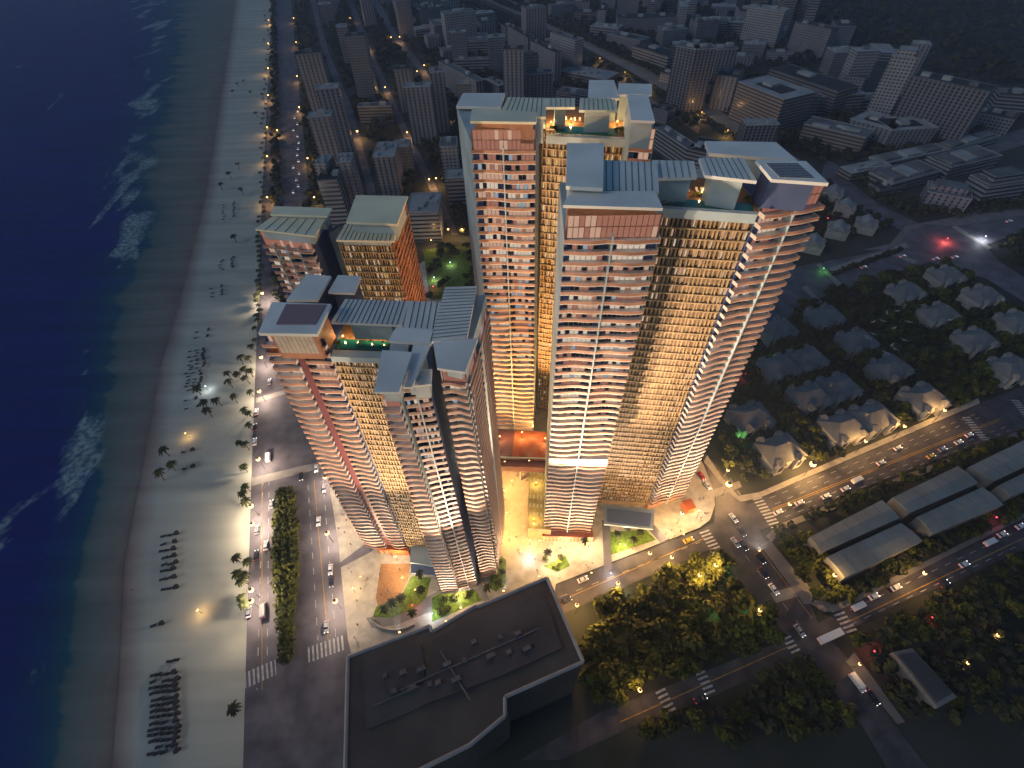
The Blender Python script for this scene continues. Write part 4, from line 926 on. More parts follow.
# ================================================================== TREES
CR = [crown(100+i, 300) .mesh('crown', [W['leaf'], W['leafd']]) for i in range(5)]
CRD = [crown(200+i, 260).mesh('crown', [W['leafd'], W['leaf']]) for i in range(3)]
tk = MB(); tk.bar((0, 0, -.1), (0, 0, .62), .055, 0, 6, .035)
for k in range(4):
    a = k*1.6+.3; tk.bar((0, 0, .42), (.38*math.cos(a), .38*math.sin(a), .85), .025, 0, 4, .012)
TRK = tk.mesh('trunk', [W['bark']])
NT = [0]
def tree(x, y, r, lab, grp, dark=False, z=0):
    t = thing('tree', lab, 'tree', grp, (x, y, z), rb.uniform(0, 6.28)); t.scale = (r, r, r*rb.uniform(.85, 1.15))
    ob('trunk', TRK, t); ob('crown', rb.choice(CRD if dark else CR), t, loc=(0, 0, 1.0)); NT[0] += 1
    FOOTT.append((x, y, r))
FOOTT = []
def clear(x, y, r, fp=True):
    if fp:
        for q in FOOT:
            if inside((x, y), q): return False
            if any(segd((x, y), q[i], q[i-1]) < r*.7 for i in range(len(q))): return False
    return True
ROADS = [[P2(*p) for p in L] for L in [
  [(540, 622), (553, 586), (702, 529), (763, 497), (878, 448), (978, 404), (1100, 355), (1100, 400), (1016, 431), (880, 481), (779, 523), (712, 549), (560, 615)],
  [(660, 330), (690, 400), (706, 455), (728, 478), (745, 500), (763, 538), (808, 598), (820, 628), (845, 655), (893, 722), (945, 790), (900, 790), (862, 726), (800, 650), (745, 590), (712, 545), (704, 462), (640, 330)],
  [(838, 612), (890, 583), (950, 556), (1024, 519), (1100, 480), (1100, 515), (1024, 549), (960, 580), (900, 603), (845, 632), (805, 655), (700, 702), (630, 728), (560, 760), (520, 760), (600, 712), (690, 677), (795, 636)],
  [(740, 340), (752, 300), (790, 268), (860, 255), (890, 247), (905, 228), (925, 222), (955, 224), (1010, 214), (1100, 190), (1100, 212), (1020, 232), (985, 246), (1000, 262), (1060, 300), (1100, 330), (1100, 350), (1040, 312), (985, 278), (960, 272), (930, 262), (880, 277), (800, 305), (760, 350)],
  [(820, 178), (850, 205), (905, 232), (920, 224), (880, 205), (845, 178), (838, 165), (826, 160)]]]
def onroad(x, y, r):
    return any(inside((x, y), q) or any(segd((x, y), q[i], q[i-1]) < r for i in range(len(q))) for q in ROADS)
def scatter(px, n, r0, r1, lab, grp, dark=0.3, sp=.8, cf=.45):
    q = [P2(*p) for p in px]; xa = [p[0] for p in q]; ya = [p[1] for p in q]; k = 0
    for tr in range(n*40):
        if k >= n or NT[0] >= 297: break
        x, y, r = rb.uniform(min(xa), max(xa)), rb.uniform(min(ya), max(ya)), rb.uniform(r0, r1)
        if not inside((x, y), q) or onroad(x, y, r*.55) or not clear(x, y, r*cf): continue
        if any(abs(x-a) < 15 and abs(y-c) < 15 and math.hypot(x-a, y-c) < (r+s_)*sp*.62 for a, c, s_ in FOOTT): continue
        tree(x, y, r, lab, grp, rb.random() < dark); k += 1
    return k
scatter([(592, 612), (712, 556), (742, 596), (790, 634), (690, 672), (600, 704), (588, 680)], 62, 5.2, 8.2, 'leafy park tree in the triangular grove below the avenue', 'trees of the triangular grove', .12)
scatter([(752, 532), (775, 532), (812, 545), (842, 590), (832, 606), (815, 600)], 16, 3.6, 5, 'tree between the cross street and the warehouse halls', 'trees left of the warehouse halls', .3)
scatter([(775, 532), (1024, 440), (1024, 424), (880, 487), (782, 524)], 16, 3, 4.2, 'tree in the row between avenue and warehouse halls', 'row of trees along the south side of the avenue', .3)
scatter([(838, 606), (1024, 510), (1024, 495), (930, 540), (850, 585)], 14, 3.2, 4.5, 'tree in the belt between warehouse halls and lower road', 'tree belt behind the warehouse halls', .5)
scatter([(850, 640), (1024, 556), (1024, 580), (900, 650), (858, 668)], 14, 3.6, 5.2, 'tree in the belt on the near side of the lower road', 'tree belt below the lower road', .4)
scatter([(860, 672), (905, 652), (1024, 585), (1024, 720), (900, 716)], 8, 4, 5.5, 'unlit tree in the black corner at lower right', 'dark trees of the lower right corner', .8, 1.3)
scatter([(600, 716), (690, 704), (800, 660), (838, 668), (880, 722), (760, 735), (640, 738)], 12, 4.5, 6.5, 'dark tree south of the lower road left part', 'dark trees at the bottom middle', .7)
scatter([(735, 490), (880, 436), (980, 395), (1000, 380), (900, 410), (760, 470)], 34, 4.2, 6, 'tree lit yellow along the north side of the avenue', 'row of trees along the north side of the avenue', 0)
scatter([(712, 470), (716, 455), (745, 380), (735, 320), (800, 300), (890, 275), (950, 268), (1024, 320), (1024, 372), (900, 415), (760, 470), (730, 470)], 130, 5.0, 7.6, 'dark tree in the gardens between the villas', 'trees of the villa gardens', .6, 1.0)
# the rest of the greenery: one far mass
fm_ = MB(); cl = [crown(300+i, 46, leaf=.42, lumps=5) for i in range(4)]; nm_ = 0
def clump(x, y, r, z=0):
    c = rb.choice(cl); a = rb.uniform(0, 6.28); co, si = math.cos(a)*r, math.sin(a)*r; mt_ = rb.random() < .4
    for f, mi in zip(c.f, c.m):
        fm_.face([(x+c.v[i][0]*co-c.v[i][1]*si, y+c.v[i][0]*si+c.v[i][1]*co, z+r*(.85+c.v[i][2])) for i in f], mi)
def mass(px, n, r0, r1, sp=1.0, rd=True):
    q = [P2(*p) for p in px]; xa = [p[0] for p in q]; ya = [p[1] for p in q]; k = 0; loc = []
    for tr in range(n*25):
        if k >= n: break
        x, y, r = rb.uniform(min(xa), max(xa)), rb.uniform(min(ya), max(ya)), rb.uniform(r0, r1)
        if not inside((x, y), q) or (rd and (roadd((x, y)) < r+4 or min(segd((x, y), CL[3][i], CL[3][i+1]) for i in range(4)) < r+34)) or onroad(x, y, r*.6) or any(inside((x, y), f) for f in FOOT): continue
        if any(abs(x-a) < 14 and abs(y-c) < 14 and math.hypot(x-a, y-c) < (r+s_)*.55*sp for a, c, s_ in loc+FOOTT): continue
        loc.append((x, y, r)); clump(x, y, r); k += 1
mass([(770, 66), (840, 40), (740, 6), (760, -20), (1060, -20), (1060, 90), (960, 90), (900, 64)], 700, 7, 13, 1.2)
mass([(800, 250), (808, 238), (870, 236), (905, 225), (850, 200), (815, 180), (800, 180)], 60, 4, 6)
mass([(780, 160), (830, 165), (900, 160), (1024, 120), (1024, 108), (960, 118), (880, 135), (800, 140)], 90, 4.5, 6.5)
mass([(836, 165), (900, 205), (1024, 190), (1024, 210), (950, 218), (890, 214), (850, 185)], 60, 4, 6)
mass([(960, 226), (1024, 214), (1024, 244), (1000, 250), (1010, 272), (1024, 290), (1024, 255)], 30, 4, 6)
mass([(300, -5), (700, -14), (800, 60), (850, 120), (800, 160), (690, 130), (480, 80), (480, 240), (310, 240)], 2300, 5, 8.5, .9)
mass([(712, 470), (716, 455), (745, 380), (735, 320), (800, 300), (890, 275), (950, 268), (1024, 320), (1024, 372), (900, 415), (760, 470), (730, 470)], 160, 3.2, 5, .9)
mass([(745, 490), (890, 434), (990, 392), (1010, 366), (880, 412), (738, 468)], 60, 3.6, 5.2, .8)
mass([(780, 534), (1024, 443), (1040, 428), (1024, 426), (880, 484), (776, 524)], 60, 2.6, 3.8, .8)
mass([(836, 604), (1024, 508), (1024, 492), (930, 538), (845, 590)], 40, 3.2, 4.4, .8)
mass([(850, 642), (1024, 556), (1024, 590), (900, 650)], 40, 3.4, 4.8, .8)
mass([(600, 716), (690, 704), (800, 660), (838, 668), (880, 722), (760, 735), (640, 738)], 30, 4, 6)
mass([(860, 660), (905, 645), (1024, 585), (1024, 720), (900, 716)], 40, 4, 6)
mass([(425, 250), (470, 246), (478, 300), (428, 300)], 22, 4, 5.5)
for L in ([(467, -6), (527, 18), (608, 56), (690, 97), (790, 155)],):     # strips beside the diagonal avenue
    for off in (-34, -27, 13, 20, 27):
        W_ = [Vector(P2(*p)) for p in L]
        for a, c in zip(W_, W_[1:]):
            d = c-a; n_ = Vector((-d.y, d.x)).normalized(); n_ = n_ if n_.y > 0 else -n_; k = int(d.length/9)
            for i in range(k):
                p = a+d*(i+rb.random()*.6)/k+n_*(off+rb.uniform(-2, 2)); clump(p.x, p.y, rb.uniform(2.6, 4) if off < 0 else rb.uniform(4, 6))
for x0, y0, x1, y1, w_ in ((273.5, -4, 277.5, 200, 7),):                     # planted median of the beach road
    A = Vector(P2(x0, y0)); B_ = Vector(P2(x1, y1)); 
    for i in range(170):
        p = A.lerp(B_, i/170); clump(p.x+rb.uniform(-5, 5), p.y, rb.uniform(4, 5.5))
A = Vector(P2(277.5, 200)); B_ = Vector(P2(283, 330))
for i in range(40): p = A.lerp(B_, i/40); clump(p.x+rb.uniform(-5, 5), p.y, rb.uniform(3.5, 5))
for A_, B2 in (((291, 4), (309, 200)),):
    A = Vector(P2(*A_)); B_ = Vector(P2(*B2))
    for i in range(120): p = A.lerp(B_, i/120); clump(p.x+11+rb.uniform(-3, 3), p.y, rb.uniform(4, 5.5))
A = Vector(P2(832, 275)); B_ = Vector(P2(902, 250))
for i in range(24): p = A.lerp(B_, i/24); clump(p.x, p.y, rb.uniform(2.6, 3.4), -1)
me = fm_.mesh('distant_trees', [mat('far_foliage', (.035, .042, .016), .9, scale=.05, col2=(.014, .018, .012)), mat('far_foliage_light', (.07, .075, .018), .9, scale=.02, col2=(.02, .025, .012))]); ob('distant_trees', me, kind='stuff')
hg = MB()
for i in range(46):
    for jj in range(3):
        u = i/45; A = P(286.5, 492); B_ = P(287, 660); wv = 1.5+4.6*math.sin(math.pi*min(1, (u*1.02+.12)))
        x = A.x+(B_.x-A.x)*u+(jj-1)*wv*.8; y = A.y+(B_.y-A.y)*u; r = rb.uniform(3, 4.2); c = crown(400+i % 9+jj, 80, leaf=.26)
        for f, mi in zip(c.f, c.m): hg.face([(x+c.v[q][0]*r, y+c.v[q][1]*r, 2.2+c.v[q][2]*r) for q in f], mi)
hg.build('hedge', [W['leaf'], W['leafd']], None, label='long bushy green hedge filling the median of the beach road', cat='hedge')
# palms
def palmcrown(seed, n=15):
    rr = random.Random(seed); m = MB()
    for k in range(n):
        a = 6.28*k/n+rr.uniform(-.2, .2); L = rr.uniform(.85, 1.1); up_ = rr.uniform(.05, .5); pr = None
        for s_ in range(6):
            t = s_/5; r = L*t; z = up_*t*1.2-1.0*t*t*.8; wd = .16*math.sin(math.pi*(.12+.86*t))+.02
            p = Vector((r*math.cos(a), r*math.sin(a), z)); n_ = Vector((-math.sin(a), math.cos(a), 0))*wd
            if pr: m.face([pr[0]-pr[1], p-n_, p, pr[0]], 0); m.face([pr[0], p, p+n_-Vector((0, 0, .05)), pr[0]+pr[1]-Vector((0, 0, .05))], 0)
            pr = (p, n_)
    return m
PC = [palmcrown(i).mesh('fronds', [W['palm']]) for i in range(4)]
PT = []
for i in range(2):
    m = MB(); m.bar((-.9*i-.3, 0, 0), (-.3*i-.1, 0, 4), .3, 0, 6, .22); m.bar((-.3*i-.1, 0, 4), (0, 0, 7.6), .22, 0, 6, .16); PT.append(m.mesh('trunk', [W['bark']]))
def palm(px, py, lab, grp, s=1.0, z=0):
    x, y = P2(px, py, 7.5*s+z); t = thing('palm_tree', lab, 'palm', grp, (x, y, z), rb.uniform(0, 6.28)); t.scale = (s, s, s)
    ob('trunk', rb.choice(PT), t); ob('fronds', rb.choice(PC), t, loc=(0, 0, 7.5), sc_=3.3)
near = [(254, 327), (254, 339), (250.6, 345), (240, 356), (247.7, 357), (226.5, 372), (235.6, 373), (243, 368), (249, 370), (227.6, 380), (244, 376.6), (249.5, 391), (232.7, 395.5), (243, 409), (248, 412), (247.7, 424), (238.5, 442), (244, 443), (243, 466), (244, 486), (241.5, 493), (244.7, 500.5), (235, 557), (246.6, 560.7), (236.7, 573), (244, 574), (240, 580), (240, 597), (243, 604), (232, 708)]
for p in near: palm(*p, 'palm on the sand verge beside the beach road', 'palms along the near beach road verge', rb.uniform(.85, 1.1))
for p, wh in (((195.5, 387.5), 'beside the dark lounger rows'), ((203, 401), 'left of the pair below the lounger rows'), ((206, 409), 'lowest below the lounger rows'), ((215, 399), 'right of the cluster below the lounger rows'), ((162, 448.8), 'upper one by the water side lamp'), ((170, 463), 'right one by the water side lamp'), ((157.6, 471), 'left one by the water side lamp')):
    palm(*p, 'bushy palm standing out on the open sand, '+wh, 'palms out on the sand', 1.15)
far = [(237, 83), (243, 80), (232, 90), (250, 91), (228, 172), (237, 163), (220, 183), (240, 188), (233, 235), (255, 112)]
for p in far: palm(*p, 'small palm scattered on the far sand', 'palms scattered on the far sand', rb.uniform(.9, 1.2))
for i in range(64):
    y = 10+i*4.9; palm(267.5-(y/320)*10+rb.uniform(-3, 2.5), y, 'palm in the long row between sand and beach road', 'palms of the long row beside the far beach road', rb.uniform(.8, 1.1))
for (px, py, wh) in [(419, 573, 'nearest the glass pavilion'), (420, 589, 'on the right of the lawn'), (400, 597, 'in the middle of the lawn'), (391, 602, 'left of the middle pair'), (384, 608, 'in the left tip of the lawn')]: palm(px, py, 'round palm on the bright lawn, '+wh, 'palms of the bright lawn', .85)
for (px, py, wh) in [(618, 533, 'far left'), (628, 527, 'upper left'), (641, 531, 'upper right'), (634, 539, 'lower middle'), (650, 524, 'beside the canopy corner')]: palm(px, py, 'palm on the lawn under the glass canopy, '+wh, 'palms under the right tower canopy', .75)
for (px, py, wh) in [(548, 552, 'in the triangular bed before the retail block'), (585, 540, 'at the lobby of the right tower'), (487, 587, 'behind the flat hall'), (412, 612, 'beside the pink lamp')]: palm(px, py, 'single palm '+wh, 'single palms of the plaza', .8)
def shrub(px, py, lab, r=2.2):
    x, y = P2(px, py, 1); t = thing('shrub', lab, 'shrub', 'garden shrubs of the plaza', (x, y, .2)); t.scale = (r, r, r*.8); ob('crown', rb.choice(CR), t, loc=(0, 0, .7))
for i, (px, py) in enumerate([(445, 600), (455, 597), (466, 594), (448, 609), (438, 612), (500, 562), (503, 572), (498, 583), (545, 560), (560, 558), (556, 566)]): shrub(px, py, 'low garden shrub in the beds behind the flat hall and plaza')
# ================================================================== LAMPS
lampm = {}
def lamp(px, py, wh, kind='warm', h=9, e=2500, grp='street lamps', cat='street lamp', nm='street_lamp', base=False, gr=.55, tone=None):
    x, y = P2(px, py, 0 if base else h)
    key = (kind, h, gr)
    if key not in lampm:
        p = MB(); p.bar((0, 0, -.1), (0, 0, h-.3), .16, 0, 6, .1); p.bar((0, 0, .0), (0, 0, .9), .28, 0, 6, .2); a = p.mesh('pole', [W['steel']])
        g = MB(); sphere(g, (0, 0, h), gr, 10, 6); b_ = g.mesh('lamp_globe', [W[{'warm': 'lamp', 'white': 'lampw', 'red': 'lampr', 'green': 'lampg'}[kind]]])
        c = MB(); c.bar((0, 0, h+gr*.7), (0, 0, h+gr+.15), gr*.8, 0, 8, gr*.3); lampm[key] = (a, b_, c.mesh('cap', [W['steel']]))
    a, b_, c = lampm[key]
    t = thing(nm, wh, cat, grp, (x, y, 0)); ob('pole', a, t); ob('lamp_globe', b_, t); ob('cap', c, t)
    col = {'warm': (1, .55, .18), 'white': (.85, .92, 1), 'red': (1, .12, .1), 'green': (.25, 1, .2), 'cool': (1, .9, .75)}[kind]
    if tone: col = tone
    plight(t, (0, 0, h-gr-.5), e, col, .6)
    return t
BE = 3.0
far_ = [(293.5, 18), (296, 42), (297, 76), (299, 107), (307.5, 158), (314, 197), (268.5, 20), (268, 43), (268, 68), (268, 95), (267, 127), (277, 130), (267, 156), (267, 197)]
for i, p in enumerate(far_): lamp(*p, 'warm lamp on the far stretch of the beach road', e=3000*BE, grp='lamps of the far beach road', gr=.9, h=10)
for p in [(350, 18), (368, 45), (391, 37), (399.5, 36.7), (385, 87), (424, 65), (417, 71), (449, 113), (413, 128), (407, 132), (436, 178), (429, 179), (448, 229), (462, 229)]:
    lamp(*p, 'warm lamp on a narrow street of the left city', e=2600*BE, grp='lamps of the left city streets', gr=.9, h=10)
for k, (px, py) in enumerate([(560, 38), (600, 58), (625, 72), (650, 84), (676, 98), (702, 112), (728, 130), (752, 145)]): lamp(px, py, 'small lamp in the row along the diagonal avenue', e=13000, gr=.5, h=9, grp='lamps of the diagonal avenue')
lamp(357, 131, 'brightest street lamp in the left city, right of the twin slab', e=14000, gr=1.3, h=11)
lamp(835, 36, 'lone warm lamp at the edge of the dark forest', e=6000, gr=1.1, h=10)
lamp(431, 240, 'warm lamp over the little garden behind the red side wall tower', e=5000)
near_ = [(262, 293, 'beside the roofs of the lime lit tower'), (261, 357, 'level with the pink panelled roof'), (259, 391, 'beside the upper pale crossing band'), (258, 459, 'beside the open junction of the beach road'), (251, 506, 'left of the hedge top, reddish sand side'), (252, 524, 'left of the hedge top, second down'), (325, 477, 'at the plaza corner where the road splits'), (327, 533, 'on the plaza edge right of the hedge'), (251, 590, 'upper of the pair by the palms'), (251, 601, 'lower of the pair by the palms'), (335, 601, 'on the plaza edge beside the lower hedge')]
for x, y, wh in near_: lamp(x, y, 'bright warm lamp on the near beach road, '+wh, e=8000*BE, gr=1.25, h=11, tone=(1, .76, .56))
for x, y, wh in [(185, 433, 'between the water side palms'), (205, 386, 'white, by the lounger rows'), (197, 610, 'small one low on the open sand')]: lamp(x, y, 'lamp standing out on the sand, '+wh, 'white' if 'white' in wh else 'warm', e=1500, h=5, gr=.5, grp='lamps out on the sand')
for x, y, wh, e in [(813, 464, 'on the villa side of the avenue', 15000), (729, 484, 'at the street corner north of the crossing', 15000), (790, 504, 'small, by the start of the avenue median', 3500), (577, 605, 'orange, at the end of the flat hall', 9000), (650, 553, 'faint, over the grove edge trees', 5000), (682, 513, 'on the rounded corner plaza', 4000), (700, 575, 'hidden in the grove beside the cross street', 5000), (866, 441, 'between trees halfway up the avenue', 5000), (945, 410, 'far up the avenue', 4500), (716, 565, 'where the grove meets the cross street', 7000), (760, 610, 'on the grove side of the lower cross street', 5000), (835, 575, 'between the warehouses and the cross street', 4000), (618, 583, 'above the avenue edge of the grove', 7000), (672, 557, 'over the north corner of the grove', 7000), (905, 426, 'third up the avenue past the villas', 5000), (925, 573, 'in the belt of the lower road', 4000), (640, 690, 'low on the lower road by the grove', 1500), (728, 470, 'just north of the big corner lamp', 5000)]:
    lamp(x, y, 'warm street lamp '+wh, e=e*BE, gr=1.7 if e > 9000 else .9, h=13)
for x, y, wh in [(669, 644, 'in the middle of the grove'), (860, 664, 'near the bottom of the cross street'), (968, 663, 'larger one in the black corner'), (998, 635, 'right one in the black corner')]: lamp(x, y, 'dim warm garden lamp '+wh, e=1200, gr=.6, h=7, grp='dim lamps of the dark lower right')
for x, y, k, wh in [(948, 238, 'red', 'on the wide junction at upper right'), (828, 218, 'red', 'among the gabled houses'), (746, 374, 'red', 'at the balcony ends of the right tower'), (433, 286, 'red', 'in the garden behind the left tower roof'), (997, 517, 'red', 'beside the right warehouse hall'), (720, 601, 'red', 'inside the grove'), (933, 617, 'red', 'above the lower tree belt'), (875, 651, 'red', 'left of the dim garden hall'), (375, 538, 'red', 'at the left lobby corner'), (412, 605, 'red', 'pinkish in the plaza bed'), (507, 465, 'red', 'under the atrium bridge'), (824, 268, 'green', 'at the planted median tip'), (739, 437, 'green', 'by the first villa'), (767, 362, 'green', 'by the long upper terrace'), (724, 570, 'green', 'in the upper grove'), (721, 613, 'green', 'in the middle grove'), (752, 613, 'green', 'at the right edge of the grove'), (986, 236, 'white', 'blue white, on the wide junction'), (434, 277, 'white', 'blue white, in the garden behind the left tower'), (450, 262, 'white', 'second blue white one in the garden behind the left tower'), (611, 573, 'white', 'on the avenue beside the grove'), (620, 589, 'white', 'at the grove edge near the avenue'), (432, 613, 'white', 'by the flat hall parapet'), (529, 556, 'white', 'on the forecourt path')]:
    lamp(x, y, 'small %s light %s' % (k, wh), k, h=4.5, e=(9000 if 'junction' in wh else 2600 if k == 'white' else 900), grp='small coloured lights', gr=.45, nm='signal_light', cat='light')
for x, y, wh in [(402, 577, 'on the terrace edge of the bright lawn'), (458, 592, 'foot of the middle wing of the front left tower'), (352, 588, 'on the left plaza'), (555, 560, 'in the triangular bed'), (625, 545, 'over the canopy lawn'), (509, 536, 'lower walkway between towers'), (507, 512, 'upper walkway between towers'), (512, 480, 'in the court under the bridge'), (540, 540, 'at the retail block base'), (566, 543, 'left lobby of the right tower'), (589, 543, 'right lobby of the right tower'), (668, 530, 'on the corner plaza'), (700, 510, 'at the corner kiosk'), (395, 556, 'at the front left lobby'), (505, 490, 'left of the retail block in the court'), (530, 540, 'in front of the retail block'), (497, 550, 'at the foot of the right wing of the front left tower'), (360, 520, 'on the beach side plaza')]:
    lamp(x, y, 'bright plaza lamp '+wh, e=(6000 if 490 < x < 550 else 3600)*BE, h=6, gr=.6, tone=(1, .58, .16) if 490 < x < 550 else (1, .7, .38), grp='plaza lamps', cat='plaza lamp', nm='plaza_lamp')
for px, py in ((534, 520), (546, 500), (536, 484), (547, 474)):  # added lamps, set on the roof to brighten the retail block
    x, y = P2(px, py, 13); t = thing('added_roof_lamp', 'small added lamp among the skylights of the yellow retail block', 'lamp', 'added lamps on the retail block roof', (x, y, 12)); m = MB(); m.bar((0, 0, 0), (0, 0, 2.4), .1, 0, 6); m.build('post', W['steel'], t); m = MB(); sphere(m, (0, 0, 2.6), .3); m.build('lamp_globe', W['lamp'], t); plight(t, (0, 0, 3.4), 2500, (1, .7, .2), .4)
for px, py in ((500, 440), (522, 436), (545, 442), (534, 380)):  # added lamps that make the atrium roof look glowing
    z0 = 24.6; x, y = P2(px, py, z0); y -= 6 if py < 400 else 0
    if py < 400: x, y = P2(533, 430, z0)
    t = thing('added_roof_lamp', 'added lamp on the glowing orange roof of the atrium bridge', 'lamp', 'added lamps on the atrium roof', (x, y, z0)); m = MB(); m.bar((0, 0, 0), (0, 0, 3.4), .12, 0, 6); m.build('post', W['steel'], t); m = MB(); sphere(m, (0, 0, 3.7), .4); m.build('lamp_globe', W['lamp'], t); plight(t, (0, 0, 5), 3500, (1, .6, .2), .4)
# flood lights washing the facades; hall, avenue and atrium ones added for brightness
def flood(x, y, tx, ty, tz, e, lab, col=(1, .78, .58), spot=75, z=.2):
    t = thing('floodlight', lab, 'floodlight', 'floodlights at the tower feet', (x, y, z)); m = MB(); m.box((0, 0, .3), (.9, .6, .5)); m.bar((0, 0, -.1), (0, 0, .1), .3, 0, 6); m.build('housing', W['steel'], t)
    m = MB(); m.prism([(-.38, -.22), (.38, -.22), (.38, .22), (-.38, .22)], .56, .6); m.build('lens', W['lamp'], t)
    plight(t, (0, 0, 1.0), e, col, .5, spot, (tx-x, ty-y, tz-z))
def fp(px, py): q = P(px, py, 58); return (q.x-.6, q.y+1.6)
FL = [(*fp(505, 594), 24, 120, 120, 900000, 'added left flat hall back wall roof floodlight aimed at the right tower'), (*fp(541, 579.5), 50, 128, 110, 900000, 'added right flat hall back wall roof floodlight aimed at the right tower'), (*fp(400, 636), -62, 112, 95, 700000, 'added floodlight on the left roof end of the flat hall'), (*fp(462, 611), -25, 92, 100, 600000, 'added floodlight in the roof middle of the flat hall'),  # hall roof floods are added, tucked out of view, to lift the facades
      (130, 105, 88, 137, 110, 900000, 'added floodlight among the trees by the avenue aimed at the outer balconies'), (20, 96, 22, 120, 40, 170000, 'left floodlight on the forecourt of the right tower'), (38, 97, 36, 119, 60, 170000, 'right floodlight on the forecourt of the right tower'),
      (56, 112, 58, 137, 40, 130000, 'floodlight beneath the bronze screen of the right tower'), (92, 116, 88, 137, 50, 150000, 'floodlight on the rounded corner plaza'),
      (-85, 100, -74, 115, 40, 120000, 'floodlight on the beach side plaza'), (-55, 92, -52, 113, 50, 80000, 'floodlight by the bright lawn'),
      (-38, 76, -36, 92, 50, 90000, 'floodlight behind the hall parapet left'), (-17, 80, -18, 98, 50, 110000, 'floodlight behind the hall parapet right'),
      (-6, 153, -3, 181, 90, 420000, 'added left floodlight on the atrium roof aimed at the rear tower'), (8, 153, 8, 179, 60, 300000, 'added middle floodlight on the atrium roof aimed at the rear tower'), (18, 153, 24, 205, 110, 700000, 'added right floodlight on the atrium roof aimed at the rear tower'), (1, 110, -10, 105, 35, 100000, 'floodlight on the walkway between the towers'), ]  # atrium roof floods are added to brighten the rear tower
for x, y, tx, ty, tz, e, lab in FL: flood(x, y, tx, ty, tz, e, lab, (1, .5, .17) if 'rear' in lab else (1, .7, .45), 90 if 'atrium' in lab else 60 if 'roof' in lab else 80, 24.1 if 'atrium' in lab else 56.5 if 'roof' in lab else .2)
# ================================================================== CARS
def carset(col, nm, L=4.6, Wd=1.9, Hh=1.45, van=False):
    t = thing('parked_car', 'x', 'car'); body = MB(); z0 = .35
    prof = [(-L/2, .45), (-L/2, .85), (-L/2+.5, 1.0), (L/2-1.0, .95), (L/2-.1, .75), (L/2, .5)]
    if van: prof = [(-L/2, .45), (-L/2, Hh), (L/2-1.1, Hh), (L/2-.4, 1.1), (L/2, .95), (L/2, .45)]
    def ext(mb, pf, w, m=0):
        l = [(x, -w/2, z) for x, z in pf]; r = [(x, w/2, z) for x, z in pf]; mb.face(l, m); mb.face(r[::-1], m)
        for i in range(len(pf)): j = (i+1) % len(pf); mb.face([l[j], l[i], r[i], r[j]], m)
    ext(body, prof, Wd); body.build('body', col, t)
    g = MB()
    if van: ext(g, [(L/2-1.25, 1.15), (L/2-1.1, Hh-.1), (L/2-.62, 1.2), (L/2-.5, 1.15)], Wd+.04)
    else: ext(g, [(-L/2+.6, .98), (-L/2+1.1, Hh), (L/2-2.0, Hh), (L/2-1.2, .95)], Wd-.25)
    g.build('glasshouse', W['glassdark'], t)
    if not van: rf = MB(); rf.box((-.35, 0, Hh+.02), (L*.38, Wd-.4, .06)); rf.build('roof', col, t)
    for sx in (-L/2+.85, L/2-.85):
        for sy in (-Wd/2+.1, Wd/2-.1):
            w_ = MB(); w_.bar((sx, sy-.1, .33), (sx, sy+.1, .33), .33, 0, 8); w_.build('wheel', W['bronze2'], t)
    for sy in (-.65, .65):
        h = MB(); h.box((L/2+.02, sy, .68), (.06, .35, .18)); h.build('headlight', W['lampw2'], t)
    for sy in (-.7, .7):
        h = MB(); h.box((-L/2-.02, sy, .78), (.05, .3, .16)); h.build('tail_light', W['tail'], t)
    return t
W['lampw2'] = mat('headlight_glow', (1, 1, 1), .5, var=0, emit=(1, .95, .85), es=6, samp=False); W['tail'] = mat('tail_glow', (.6, .02, .02), .5, var=0, emit=(1, .05, .03), es=3, samp=False)
CC = {'white': mat('car_paint_white', (.75, .75, .75), .3, var=0), 'dark': mat('car_paint_dark', (.03, .03, .035), .3, var=0), 'yellow': mat('car_paint_yellow', (.6, .4, .05), .3, var=0), 'silver': mat('car_paint_silver', (.45, .46, .48), .3, metal=.4, var=0), 'red': mat('car_paint_red', (.35, .03, .03), .3, var=0)}
proto = {}
def car(px, py, qx, qy, c='white', van=False, wh='', bus=False):
    key = (c, van, bus); lab = '%s %s %s' % (c, 'bus' if bus else 'van' if van else 'car', wh)
    g = P(px, py); g2 = P(qx, qy); rz = math.atan2(g2.y-g.y, g2.x-g.x); s = 1.25
    if key not in proto:
        proto[key] = carset(CC[c], c, 11 if bus else 6.2 if van else 4.6, 2.5 if bus else 2.1 if van else 1.9, 3 if bus else 2.3 if van else 1.45, van or bus); o = proto[key]; o.name = 'bus' if bus else 'van' if van else 'car'; o['category'] = 'bus' if bus else 'car'
        o['group'] = 'vehicles on the roads'; o.location = (g.x, g.y, .12); o.rotation_euler = (0, 0, rz); o.scale = (s, s, s); o['label'] = lab
    else: o = copy_tree(proto[key], (g.x, g.y, .12), rz, lab, s)
